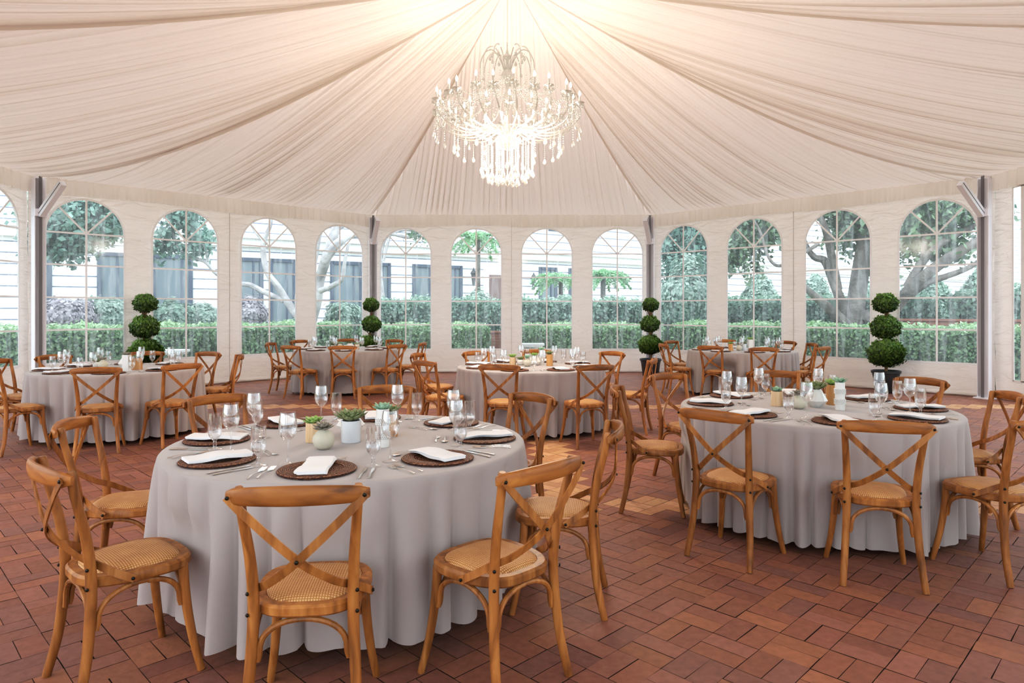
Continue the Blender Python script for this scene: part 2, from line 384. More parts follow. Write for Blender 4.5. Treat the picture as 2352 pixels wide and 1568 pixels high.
# walls
WW=1.2; ZB=.545; ZT=3.385; ZA=ZT-WW/2; ROWS=[2.785,2.235,1.675,1.12]
def win_us(side):
    if side=='right': return []
    return [-2.49,-.83,.83,2.49]
def build_wall(side,deg):
    us=win_us(side); u=-W/2; cols=[-W/2+.02]; step=.06
    xs=set(round(-W/2-.009+(W+.018)*i/110,4) for i in range(111))
    big=None
    if side=='right': big=(-2.9,2.3)   # u range of the clear panel (local x: -x far corner is next to back_right)
    for c in us:
        for k in range(25): xs.add(round(c-WW/2*math.cos(PI*k/24),4))
    if big: xs.add(big[0]); xs.add(big[1])
    xs=sorted(xs); b=MB()
    rng=random.Random(deg)
    ph=[rng.uniform(0,6) for _ in range(6)]
    def yy(x,z):
        lo=max(0,1-z/.55)
        return .012*math.sin(x*3.1+ph[0])*math.sin(z*1.3+ph[1])+.008*math.sin((x+z)*7+ph[2])+lo*.02*math.sin(x*2.2+ph[3])
    def col(x,zl):
        return [(x,AP+.02+yy(x,z),z) for z in zl]
    def band(x0,x1,za0,za1,zb0,zb1,n):
        a=col(x0,[za0+(zb0-za0)*i/n for i in range(n+1)]); c=col(x1,[za1+(zb1-za1)*i/n for i in range(n+1)])
        b.add(a+c,[(i,n+1+i,n+2+i,i+1) for i in range(n)])
    for x0,x1 in zip(xs,xs[1:]):
        if x1-x0<1e-5: continue
        m=(x0+x1)/2; w=[c for c in us if abs(m-c)<WW/2]
        if w:
            c=w[0]; f=lambda x: ZA+math.sqrt(max(0,(WW/2)**2-(x-c)**2))
            band(x0,x1,.02,.02,ZB,ZB,5); band(x0,x1,f(x0),f(x1),EZ+.05,EZ+.05,5)
        elif big and big[0]<m<big[1]:
            band(x0,x1,.02,.02,.32,.32,3); band(x0,x1,3.42,3.42,EZ+.05,EZ+.05,3)
        else: band(x0,x1,.02,.02,EZ+.05,EZ+.05,20)
    me=b.mesh('wall_'+side,M['vinyl'],True,180)
    o=link('wall_'+side,me); o.matrix_world=side_mat(deg)
    tag(o,'white vinyl tent wall panel on the %s side'%side.replace('_',' '),'wall',kind='structure')
    s=MB(); s.box((0,AP-.008,1.75),(.008,.008,3.4))
    link('seam',s.mesh('seam',M['seam'],False),o)
    h=MB(); pts=[(-W/2+.05+(W-.1)*i/60,AP+.0+.02*math.sin(i*.37+deg),.03) for i in range(61)]
    h.tube(pts,.028,8); link('hem',h.mesh('hem',M['vinyl']),o)
    return o
def arch_pts(n=20): return [(-WW/2*math.cos(PI*k/n),ZA+WW/2*math.sin(PI*k/n)) for k in range(n+1)]
def window_meshes():
    b=MB(); A=arch_pts(); vs=[(-WW/2,0,ZB),(WW/2,0,ZB)]+[(x,0,z) for x,z in reversed(A)]
    b.add(vs,[tuple(range(len(vs)))]); pane=b.mesh('pane',M['pane'],False)
    m=MB(); t=.032
    m.box((0,-.014,(ZB+ZT)/2),(t,.004,ZT-ZB-.02))
    for z in ROWS: m.box((0,-.012,z),(WW,.004,t*.9))
    for sgn in (-1,1):
        L=WW/2; m.box((sgn*L*.5*math.cos(R(47)),-.012,ROWS[0]+L*.5*math.sin(R(47))),(L-.01,.004,t*.9),Matrix.Rotation(-sgn*R(47),3,'Y'))
    mun=m.mesh('muntin',M['muntin'],False)
    f=MB(); pts=[(-WW/2,-.012,ZB)]+[(x,-.012,z) for x,z in A]+[(WW/2,-.012,ZB)]
    f.strip(pts,.035,.006,lambda i:(0,-1,0)); f.strip([(WW/2+.017,-.012,ZB),(-WW/2-.017,-.012,ZB)],.035,.006,lambda i:(0,-1,0))
    fr=f.mesh('welt',M['muntin'],False)
    return pane,mun,fr
PANE,MUN,WELT=window_meshes()
wn=1
for side,deg in SIDES:
    if side=='front_left': continue   # unseen side left out so cool light enters from the left
    build_wall(side,deg)  # includes an unseen front wall, added to cut light from behind
    for c in win_us(side):
        e=bpy.data.objects.new('window_%d'%wn,None); COL.objects.link(e); e.matrix_world=side_mat(deg)@Matrix.Translation((c,AP+.01,0))
        tag(e,'arched clear vinyl window with white bars in the %s wall'%side.replace('_',' '),'window',kind='structure')
        link('pane',PANE,e); link('muntin',MUN,e); link('welt',WELT,e); wn+=1
    if side=='right':
        e=bpy.data.objects.new('window_%d'%wn,None); COL.objects.link(e); e.matrix_world=side_mat(deg)@Matrix.Translation((0,AP+.01,0))
        tag(e,'wide clear vinyl opening in the right wall','window',kind='structure')
        b=MB(); b.add([(-2.9,0,.32),(2.3,0,.32),(2.3,0,3.42),(-2.9,0,3.42)],[(0,1,2,3)]); link('pane',b.mesh('pane',M['pane'],False),e)
        b=MB(); b.strip([(-2.9,-.01,.32),(-2.9,-.01,3.42),(2.3,-.01,3.42),(2.3,-.01,.32),(-2.9,-.01,.32)],.05,.006,lambda i:(0,-1,0))
        b.box((-2.68,-.01,1.87),(.1,.006,3.1))
        link('welt',b.mesh('welt',M['muntin'],False),e)
# ceiling lining
HIPSAG={22.5:.10,67.5:.42,112.5:.36,157.5:.3,202.5:.3,247.5:.36,292.5:.42,337.5:.10}
CORNR=AP/math.cos(R(22.5))
def hip_z(q,sag): return EZ+.02+(AZ-EZ)*q - sag*(4*q*(1-q))*(1-.15*(q-.5))
def build_lining():
    root=empty('ceiling'); tag(root,'pleated cream fabric ceiling lining rising to the apex of the tent','ceiling',kind='structure')
    for side,deg in SIDES:
        rng=random.Random(deg+5)
        NU=600;NV=44
        hl=HIPSAG[(deg+22.5)%360]; hr=HIPSAG[(deg-22.5)%360]
        sag={'back':.10}.get(side,.30)
        # pleat phases
        ph=[0.0]; 
        for i in range(NU): ph.append(ph[-1]+rng.uniform(.35,1.65))
        tot=ph[-1]; npl=46
        ph=[p/tot*npl for p in ph]
        amp=[]; a=.6
        for i in range(NU+1):
            a=min(1.2,max(.35,a+rng.uniform(-.09,.09))); amp.append(a)
        V=[];Fc=[]
        sb={45:1,90:1,135:1,225:-1,270:-1,315:-1}.get(deg,0)
        for i in range(NU+1):
            s=-1+2*i/NU; ex=s*W/2*.999
            if sb: VY=-.05-8.5*((1-s*sb)/2)**1.3
            else: VY=-3.6
            k=abs(ex)/(AP-VY)
            y=max(0.0,min(AP,-k*VY/(TAN-k))) if TAN-k>1e-6 else AP
            if sb and s*sb>.992: y=0.0
            q=1-y/AP; yend=y; xend=ex*(yend-VY)/(AP-VY)
            if abs(xend)>TAN*yend+.02: xend=math.copysign(TAN*yend,ex)
            hs=hl if s<0 else hr
            zend=hip_z(q,hs); L=math.hypot(AP-yend,xend-ex)
            w3=max(0,s*sb)**3 if sb else 0
            hb=hr if sb>0 else hl
            sg=(hb+.035)*w3+sag*(1-w3)
            fr=ph[i]%1.0
            prof=(1-2*abs(math.sin(PI*fr))**.75)*1.1
            prof2=math.sin(2*PI*ph[i]*2.31+1.3)*.4+math.sin(2*PI*ph[i]*.31)*.55
            for j in range(NV+1):
                t=j/NV; yv=AP+(yend-AP)*t; xv=ex+(xend-ex)*t
                z=EZ+(zend-EZ)*t
                z-=sg*(L/AP)**1.25*4*t*(1-t)*(1.12-.3*t)
                ed=min(1,t*9)*min(1,(1-t)*14+.12)
                w=.052*amp[i]*(prof*(.8+.2*math.sin(t*5+i*.05))+prof2*(.3+.7*t))*(.12+.88*ed)*(1-.3*q*t)*max(.16,((yv-VY)/(AP-VY)))**.85
                V.append((xv,yv-w*.25,z-w)); 
        for i in range(NU):
            for j in range(NV):
                a=i*(NV+1)+j; Fc.append((a,a+NV+1,a+NV+2,a+1))
        me=bpy.data.meshes.new('lining_panel'); me.from_pydata(V,[],Fc); me.materials.append(M['lining'])
        me.polygons.foreach_set('use_smooth',[True]*len(Fc)); me.update()
        o=link('lining_panel',me,root); o.matrix_world=side_mat(deg)
        rb=MB(); rb.add([(-W/2-.05,AP+.12,EZ+.06),(W/2+.05,AP+.12,EZ+.06),(0,0,AZ+.3)],[(0,1,2)])  # outer canopy, unseen; added to block sky through gaps in the lining
        ro=link('added_canopy_panel',rb.mesh('added_canopy_panel',M['added_roof'],False),root); ro.matrix_world=side_mat(deg)
        # valance
        NB=420; V=[];Fc=[]; ph=0
        hz=0
        for i in range(NB+1):
            x=-W/2+.01+(W-.02)*i/NB; ph+=rng.uniform(.25,.95)
            hz+=rng.uniform(-.004,.004); hz*=.97
            for j in range(7):
                t=j/6; y=AP-.085-.015*t+.024*(.35+.9*t)*math.sin(ph)+.012*t*math.sin(x*2.1)
                V.append((x,y,EZ+.02-(.28+hz+.018*math.sin(x*1.7+deg))*t))
        for i in range(NB):
            for j in range(6):
                a=i*7+j; Fc.append((a,a+7,a+8,a+1))
        me=bpy.data.meshes.new('valance'); me.from_pydata(V,[],Fc); me.materials.append(M['valance'])
        me.polygons.foreach_set('use_smooth',[True]*len(Fc)); me.update()
        o=link('trim_%d'%(1+[s for s,_ in SIDES].index(side)),me); o.matrix_world=side_mat(deg)
        tag(o,'gathered cream valance along the %s eave'%side.replace('_',' '),'valance',kind='structure')
build_lining()
# posts
def build_posts():
    lab={22.5:('back left corner','behind the topiary',),67.5:('left',''),292.5:('right',''),337.5:('back right corner','')}
    for a,txt in ((22.5,'grey aluminium tent post at the back left corner behind a topiary'),(67.5,'grey aluminium tent post with brace at the left edge of the tent'),
                  (337.5,'grey aluminium tent post at the back right corner behind a topiary'),(292.5,'grey aluminium tent post with brace at the right edge of the tent')):
        ang=R(90+a); dirx=Vector((math.cos(ang),math.sin(ang),0)); P=Vector((0,CY,0))+dirx*(CORNR-.24)
        r=empty('tent_post',P,ang); tag(r,txt,'post','tent posts')
        b=MB(); b.box((0,0,1.81),(.11,.16,3.60)); b.box((-.058,0,1.83),(.006,.05,3.66),mi=1); b.box((-.03,.0,1.83),(.05,.185,3.6))
        link('upright',b.mesh('upright',[M['alu'],M['alu_dark']],False),r)
        b=MB(); b.box((0,0,.012),(.2,.26,.02)); link('base_plate',b.mesh('base_plate',M['alu'],False),r)
        b=MB(); s0=Vector((-.06,0,3.02)); s1=Vector((-.6,0,3.50)); d=(s1-s0); th=math.atan2(d.z,-d.x)
        rot=Matrix.Rotation(th,3,'Y')
        b.box((s0+s1)/2,(d.length,.09,.11),rot); b.box((s0+s1)/2+Vector((0,-.047,0)),(d.length,.003,.012),rot,mi=1); b.box((s0+s1)/2+Vector((0,.047,0)),(d.length,.003,.012),rot,mi=1)
        link('brace',b.mesh('brace',[M['alu'],M['alu_dark']],False),r)
        b=MB(); b.box((-.03,0,3.05),(.1,.2,.12)); link('bracket',b.mesh('bracket',M['alu'],False),r)
build_posts()
# ------------------------------------------------------------------ chair
def chair_proto():
    r=empty('dining_chair')
    def rail():
        b=MB(); N=18; rings=[]
        for i in range(N+1):
            t=-1+2*i/N; x=.226*t; y=-.262-.052*(1-t*t)+(.012 if abs(t)>.95 else 0); z=.842+.010*(1-t*t)
            hh=.0255+.0075*(1-t*t); th=.0125
            if i in(0,N): hh*=.62; th*=.6
            dy=-.052*(-2*t)/.226; n=Vector((-(-dy),1,0)); n=Vector((dy*-1,1,0)).normalized()
            ring=[]
            for k in range(14):
                a=2*PI*k/14; ca,sa=math.cos(a),math.sin(a)
                ring.append(Vector((x,y,z))+n*(th*math.copysign(abs(ca)**.75,ca))+Vector((0,0,1))*(hh*math.copysign(abs(sa)**.8,sa)))
            rings.append(ring)
        b.rings(rings); return b.mesh('top_rail',M['wood_rail'])
    link('top_rail',rail(),r)
    def rear(s):
        pts=bez([(s*.193,-.232,0),(s*.178,-.196,.16),(s*.166,-.178,.34),(s*.163,-.176,.48),(s*.170,-.196,.63),(s*.184,-.232,.78),(s*.190,-.246,.868)],5)
        n=len(pts); rad=[.0165+.0035*math.sin(PI*min(1,i/n*1.3)) for i in range(n)]; rad[-1]=.012; rad[0]=.0155
        b=MB(); b.tube(pts,rad,12); return b.mesh('leg',M['wood'])
    def front(s):
        pts=bez([(s*.203,.203,0),(s*.182,.178,.13),(s*.167,.158,.28),(s*.160,.148,.43)],5)
        n=len(pts); b=MB(); b.tube(pts,[.0145+.0045*min(1,i/n*1.5) for i in range(n)],12); return b.mesh('leg',M['wood'])
    for s in (-1,1): link('leg',rear(s),r); link('leg',front(s),r)
    def outline(k,N=44):
        P=[]
        for i in range(N):
            a=2*PI*i/N; ca,sa=math.cos(a),math.sin(a)
            y=.205*math.copysign(abs(sa)**.72,sa); w=.178+.037*(y+.205)/.41
            x=w*math.copysign(abs(ca)**.62,ca)
            P.append(Vector((x*k[0],y*k[1]+.003,0)))
        return P
    b=MB(); rings=[]
    for k,z in (((.80,.80),.448),((.82,.82),.457),((.96,.96),.4575),((1,1),.448),((1,1),.424),((.97,.97),.417),((.80,.80),.417)):
        rings.append([p+Vector((0,0,z)) for p in outline(k)])
    b.rings(rings,False,True); link('seat_frame',b.mesh('seat_frame',M['wood']),r)
    b=MB(); rings=[]
    for k,z in ((.02,.480),(.3,.479),(.55,.4755),(.72,.469),(.8,.4605),(.825,.450),(.78,.43)):
        rings.append([p+Vector((0,0,z)) for p in outline((k,k))])
    b.rings(rings,True); link('cane_seat',b.mesh('cane_seat',M['cane'],True,180),r)
    def arch(p0,p1,zt=.405,zb=.27):
        p0=Vector(p0);p1=Vector(p1); L=[]; n=16
        L.append(Vector((p0.x,p0.y,zb))); 
        for i in range(n+1):
            a=PI*i/n; t=.5-.5*math.cos(a); t=.02+.96*t
            z=zb+.02+(zt-zb-.02)*math.sin(a)**.75
            q=p0.lerp(p1,t); L.append(Vector((q.x,q.y,z)))
        L.append(Vector((p1.x,p1.y,zb))); b=MB(); b.tube(L,.0105,8); return b.mesh('bentwood_brace',M['wood'])
    for p0,p1 in (((-.150,-.178),(.150,-.178)),((-.150,.150),(.150,.150)),((-.166,-.160),(-.164,.140)),((.166,-.160),(.164,.140))):
        link('bentwood_brace',arch((*p0,0),(*p1,0)),r)
    bo=MB(); bo.lathe([(0.0001,0),(.0065,.0),(.0065,.003),(.004,.0055),(.0001,.006)],10); bme=bo.mesh('bolt',M['bolt'])
    for s in (-1,1):
        off=.004*s
        pts=bez([(-s*.218,-.281,.846),(-s*.15,-.286+off,.775),(0,-.276+off,.632),(s*.10,-.215+off,.545),(s*.150,-.158,.508),(s*.19,-.105,.472),(s*.212,-.045,.437)],5)
        n=len(pts)
        def side(i,s=s,n=n):
            t=i/(n-1); a=min(1,max(0,(t-.55)/.3)); return Vector((0,-1,0)).lerp(Vector((s,-.15,0)),a)
        b=MB(); b.strip(pts,.028,.006,side); cb=link('cross_strap',b.mesh('cross_strap',M['wood']),r)
        for p,d in (((-s*.214,-.286,.843),(0,-1,.0)),((s*.2145,-.052,.441),(s,-.1,0))):
            o=link('bolt',bme,cb); o.location=p; o.rotation_euler=Vector(d).to_track_quat('Z','Y').to_euler()
    o=link('bolt',bme,r); o.location=(0,-.287,.632); o.rotation_euler=Vector((0,-1,0)).to_track_quat('Z','Y').to_euler()
    for s in (-1,1):
        for z in (.43,.50):
            o=link('bolt',bme,r); o.location=(s*.178,-.192,z); o.rotation_euler=Vector((s*.6,-.8,0)).to_track_quat('Z','Y').to_euler()
    return r
TABLES=[(-.846,3.554),(2.145,4.785),(-4.661,7.99),(-2.994,12.177),(.237,8.36),(4.036,11.785)]
TNAME=['front left table','front right table','middle left table','far back left table','central table','far back right table']
TOFF=[272,259,292,282,253,267]
PLACE=['front','front right','right','back right','back','back left','left','front left']
CH=[('A',0,0,-.714,2.43,95.6),('B',0,1,-.074,2.674,135.5),('C',0,2,.231,3.35,171.7),('D',0,3,-.06,4.34,221.6),('E',0,4,-.911,4.739,275.6),('F',0,5,-1.738,4.272,-38.3),('G',0,6,-1.976,3.49,10.4),('H',0,7,-1.53,2.684,47.5),
('c1',1,7,1.33,3.988,45.6),('c2',1,0,1.979,3.684,74.4),('c3',1,1,2.695,3.775,109.6),('c4',1,2,3.141,4.66,167.2),('c5',1,3,3.173,5.472,208.8),('c6',1,4,2.389,5.973,256),('c7',1,5,1.528,5.778,-60.3),('c8',1,6,1.046,4.918,-13.3),
('d1',2,0,-4.241,6.93,114.2),('d2',2,1,-3.717,7.299,145.8),('d3',2,7,-5.072,6.918,59.2),('d4',2,6,-5.721,7.872,5.8),('d5',2,5,-5.60,8.45,-28),('d6',2,4,-4.98,9.06,285),('d7',2,3,-4.25,8.957,247.7),('d8',2,2,-3.753,8.559,207),
('e1',3,6,-4.039,12.019,-.2),('e2',3,7,-3.476,11.196,60.6),('e3',3,0,-2.782,11.141,100.2),('e4',3,1,-2.14,11.484,143.6),('e5',3,3,-2.456,13.091,238.4),('e6',3,2,-1.865,12.139,175.2),('e7',3,5,-3.889,12.869,-37.5),('e8',3,4,-3.249,13.314,281.2),
('f1',4,6,-.986,8.852,-14.5),('f2',4,7,-.785,7.804,40.1),('f3',4,0,-.081,7.309,79.2),('f4',4,1,.792,7.268,109.5),('f5',4,2,1.413,8.044,160.1),('f6',4,3,1.187,9.11,221),('f7',4,4,.34,9.5,266),('f8',4,5,-.342,9.137,-55.8),
('g1',5,6,2.889,11.658,4.6),('g2',5,5,3.20,12.55,-49),('g3',5,7,3.387,11.073,49),('g4',5,0,3.931,10.65,83),('g5',5,1,4.783,10.887,129.9),('g6',5,2,5.01,11.817,177.2),('g7',5,3,4.924,12.469,213.3),('g8',5,4,4.21,12.979,-87)]
CHD={(t,k):(x,y,a) for _,t,k,x,y,a in CH}
cp=chair_proto(); ctree=tree_of(cp)
def prune(tree): return [(k,prune(s)) for k,s in tree if not k.name.startswith('bolt')]
VIEW={0:'seen from behind',4:'facing the camera'}
first=True
for nm,t,k,x,y,a in CH:
    if first: c=cp; first=False
    else: c=copy_tree(cp,ctree if t<2 else prune(ctree))
    c.location=(x,y,.002); c.rotation_euler=(0,0,R(a-90)); 
    tag(c,'honey wood cross-back chair at the %s of the %s'%(PLACE[k],TNAME[t]),'chair','cross-back chairs around the %s'%TNAME[t])
# ------------------------------------------------------------------ tablecloths
TR=.915; TH=.757
def cloth(ti):
    cx,cy=TABLES[ti]; rng=random.Random(ti*11+2)
    NA=420; seats=[]
    for (t,k),(x,y,a) in CHD.items():
        if t==ti:
            d=math.hypot(x-cx,y-cy); seats.append((math.atan2(y-cy,x-cx),d))
    folds=[]; th=0
    while th<2*PI:
        w=rng.uniform(.09,.24); folds.append((th+w/2,w,rng.uniform(.5,1.2))); th+=w
    sc=2*PI/th; folds=[(a*sc,w*sc,h) for a,w,h in folds]
    def fold(th):
        th%=2*PI
        for a,w,h in folds:
            if abs(th-a)<=w/2+1e-9:
                u=(th-a)/(w/2); return h*(math.cos(u*PI/2)**.8), h
        return 0,1
    prof=[(0.0,TH),(.3,TH),(.6,TH),(.85,TH),(.893,TH-.001),(.905,TH-.004),(.912,TH-.012)]
    rows=len(prof); HM=.09 if ti==0 else .045; drops=[d*(.745-HM)/.715 for d in [.03,.06,.1,.15,.2,.27,.34,.41,.48,.54,.6,.65,.69,.715]]
    V=[];Fc=[]
    for r,z in prof:
        for i in range(NA):
            a=2*PI*i/NA; V.append((r*math.cos(a),r*math.sin(a),z))
    for d in drops:
        for i in range(NA):
            a=2*PI*i/NA; f,h=fold(a); t=d/drops[-1]
            r=.912+.004*t+(.115*f-.055)*(t**.7)+.010*math.sin(a*5+ti)*t
            z=TH-d-.0-.012
            if d==drops[-1]: z-= .012*f-.012+.008*math.sin(a*37)*.5
            for sa,sd in seats:
                da=(a-sa+PI)%(2*PI)-PI; lat=sd*math.sin(da)
                if abs(da)<1.0:
                    lim=(sd*math.cos(da)) if False else None
                    edge=sd-.232
                    e=min(1,max(0,(.34-abs(lat))/.1)) ; e=e*e*(3-2*e)
                    if z<.62:
                        zz=min(1,(.62-z)/.12)
                        rl=edge/max(.75,math.cos(da))
                        if r>rl: r=r+(rl-r)*e*zz
            V.append((r*math.cos(a),r*math.sin(a),max(z,.016)))
    n=NA; tot=rows+len(drops)
    for j in range(tot-1):
        for i in range(n):
            k=(i+1)%n; Fc.append((j*n+i,j*n+k,(j+1)*n+k,(j+1)*n+i)[::-1])
    me=bpy.data.meshes.new('tablecloth'); me.from_pydata(V,[],Fc); me.materials.append(M['linen'])
    me.polygons.foreach_set('use_smooth',[True]*len(Fc)); me.update()
    o=link('tablecloth',me,None,(cx,cy,0))
    tag(o,'grey linen cloth draped to the floor over the round %s'%TNAME[ti],'tablecloth','grey tablecloths on the round tables')
for i in range(6): cloth(i)
TOPZ=TH+.001
# ------------------------------------------------------------------ tableware prototypes (meshes)
def g_wine():
    b=MB(); b.lathe([(.034,.001),(.033,.003),(.012,.006),(.0045,.012),(.0035,.03),(.0035,.085),(.006,.094),(.018,.102),(.031,.118),(.0375,.14),(.038,.158),(.035,.185),(.0305,.212),(.0298,.212),(.0343,.185),(.0372,.158),(.0367,.14),(.030,.119),(.016,.104),(.0005,.099)],28)
    b.v=[(x*1.06,y*1.06,z*1.08) for x,y,z in b.v]
    return b.mesh('wine_glass',M['glass'],True,60)
def g_gob():
    b=MB(); b.lathe([(.031,.001),(.030,.003),(.012,.006),(.007,.012),(.009,.018),(.006,.024),(.009,.030),(.006,.037),(.014,.046),(.026,.062),(.031,.085),(.0315,.115),(.029,.165),(.0283,.165),(.0307,.115),(.0302,.085),(.025,.063),(.012,.049),(.0005,.045)],28)
    b.v=[(x*1.08,y*1.08,z*1.06) for x,y,z in b.v]
    return b.mesh('water_goblet',M['glass'],True,60)
def g_charger():
    b=MB(); b.lathe([(.0005,.006),(.06,.006),(.098,.006),(.106,.009),(.112,.014),(.150,.015),(.160,.013),(.166,.008),(.164,.002),(.150,.0),(.0005,.0)],48)
    return b.mesh('charger_plate',M['rattan'],True,60)
def g_napkin(seed):
    rng=random.Random(seed); b=MB()
    L=.275;Wd=.122
    for k in range(3):
        z0=.0045*k+.0015; N=10; rings=[]
        for i in range(N+1):
            t=i/N; x=-L/2+L*t+ (.004*k if i==N else 0); w=Wd/2*(1+.05*math.sin(t*3+k)) ; zz=z0+.006*math.sin(t*PI)*(.5)+.003*math.sin(t*9+seed)
            sk=.006*math.sin(t*4+seed+k)
            P=[]
            for u,v in ((-1,0),(-.96,.0042),(0,.0052),(.9,.0042),(1,.002),(.9,0),(0,.0)):
                P.append((x+rng.uniform(-.0006,.0006),w*u+sk+.002*k,zz+v))
            rings.append([Vector(p) for p in P])
        b.rings(rings)
    return b.mesh('folded_napkin',M['napkin'],True,50)
def g_fork(L=.19):
    b=MB(); N=8
    pts=[(0,-L/2+ (L*.62)*i/N,.002+.006*math.sin(PI*i/N)) for i in range(N+1)]
    b.tube(pts,[.0052-.0026*math.sin(PI*min(1,i/N*1.1)/2*1.2) for i in range(N+1)],6,flat=(.35,1.0),up=(0,0,1))
    y0=-L/2+L*.62; hd=MB()
    b.add([(-.002,y0,.003),(.002,y0,.003),(.011,y0+.022,.0015),(.0115,y0+.032,.002),(-.0115,y0+.032,.002),(-.011,y0+.022,.0015)],[(0,1,2,3,4,5)])
    for k in range(4):
        x=-.0098+.00655*k
        b.tube([(x,y0+.030,.002),(x,y0+.05,.004),(x*.95,L/2,.007)],[.0015,.0014,.0007],5)
    return b
def g_knife(L=.205):
    b=MB(); b.tube([(0,-L/2,.003),(0,-L/2+.045,.0035),(0,-L/2+.085,.003)],[.0062,.0052,.0042],8,flat=(.55,1),up=(0,0,1))
    y=-L/2+.083
    b.add([(-.004,y,.004),(.004,y,.004),(.009,y+.05,.0035),(.008,y+.09,.003),(.002,L/2,.003),(-.004,y+.09,.0035),
           (-.004,y,.002),(.004,y,.002),(.009,y+.05,.0028),(.008,y+.09,.0022),(.002,L/2,.0024),(-.004,y+.09,.0025)],
          [(0,1,2,3,4,5),(11,10,9,8,7,6),(0,6,7,1),(1,7,8,2),(2,8,9,3),(3,9,10,4),(4,10,11,5),(5,11,6,0)])
    return b
def g_spoon(L=.17):
    b=MB(); N=8
    b.tube([(0,-L/2+(L*.7)*i/N,.002+.006*math.sin(PI*i/N)) for i in range(N+1)],[.0048-.0026*math.sin(PI/2*min(1,i/N*1.1)) for i in range(N+1)],6,flat=(.4,1),up=(0,0,1))
    yc=L/2-.022; rings=[]
    for k,(f,z) in enumerate(((1,.006),(.85,.003),(.5,.0012),(.02,.0008))):
        rings.append([Vector((.0165*f*math.sin(2*PI*j/18),yc+.026*f*math.cos(2*PI*j/18),z)) for j in range(18)])
    b.rings(rings,False)
    return b
ME=dict(wine=g_wine(),gob=g_gob(),charger=g_charger(),fork=g_fork().mesh('fork',M['steel']),dfork=g_fork(.15).mesh('dessert_fork',M['steel']),knife=g_knife().mesh('knife',M['steel'],True,30),knife2=g_knife(.18).mesh('butter_knife',M['steel'],True,30),spoon=g_spoon().mesh('dessert_spoon',M['steel'],True,80))
NAP=[g_napkin(s) for s in range(4)]
rngp=random.Random(21)
def put(name,me,x,y,z,rz,label,cat,group):
    o=link(name,me,None,(x,y,z),rz); tag(o,label,cat,group); return o
for ti,(tx,ty) in enumerate(TABLES):
    for k in range(8):
        a=R(TOFF[ti]+45*k); o=Vector((math.cos(a),math.sin(a))); f=-o; rt=Vector((f.y,-f.x))
        base=math.atan2(f.y,f.x)-PI/2      # local +y points to the table centre
        T=TNAME[ti]; P=PLACE[k]
        def pos(rad,lat):
            p=Vector((tx,ty))+o*rad+rt*lat; return p.x+rngp.uniform(-.006,.006),p.y+rngp.uniform(-.006,.006)
        x,y=pos(.70,0); put('charger_plate',ME['charger'],x,y,TOPZ,base,'dark brown woven charger at the %s place of the %s'%(P,T),'charger plate','rattan chargers on the '+T)
        put('folded_napkin',NAP[(k+ti)%4],x,y,TOPZ+.0160,base+PI/2+rngp.uniform(-.35,.35),'white folded napkin at the %s place of the %s'%(P,T),'napkin','white napkins on the '+T)
        x,y=pos(.52,.28); put('wine_glass',ME['wine'],x,y,TOPZ,0,'tall clear stemmed wine glass at the %s place of the %s'%(P,T),'wine glass','wine glasses on the '+T)
        x,y=pos(.62,.215); put('water_goblet',ME['gob'],x,y,TOPZ,0,'short clear footed water goblet at the %s place of the %s'%(P,T),'goblet','water goblets on the '+T)
        if ti in (3,5): continue
        x,y=pos(.74,-.245); put('fork',ME['fork'],x,y,TOPZ,base+rngp.uniform(-.08,.08),'outer silver fork at the %s place of the %s'%(P,T),'fork','forks on the '+T)
        x,y=pos(.74,.20); put('knife',ME['knife'],x,y,TOPZ,base+rngp.uniform(-.06,.06),'large silver knife at the %s place of the %s'%(P,T),'knife','dinner knives on the '+T)
        if ti>1: continue
        x,y=pos(.73,-.205); put('fork',ME['fork'],x,y,TOPZ,base+rngp.uniform(-.08,.08),'inner silver fork at the %s place of the %s'%(P,T),'fork','forks on the '+T)
        x,y=pos(.74,.235); put('butter_knife',ME['knife2'],x,y,TOPZ,base+rngp.uniform(-.06,.06),'small silver knife at the %s place of the %s'%(P,T),'knife','small knives on the '+T)
        x,y=pos(.492,-.02); put('dessert_spoon',ME['spoon'],x,y,TOPZ,base+PI/2+rngp.uniform(-.15,.15),'silver dessert spoon at the %s place of the %s'%(P,T),'spoon','dessert spoons on the '+T)
        x,y=pos(.455,.0); put('dessert_fork',ME['dfork'],x,y,TOPZ,base-PI/2+rngp.uniform(-.15,.15),'silver dessert fork at the %s place of the %s'%(P,T),'fork','dessert forks on the '+T)
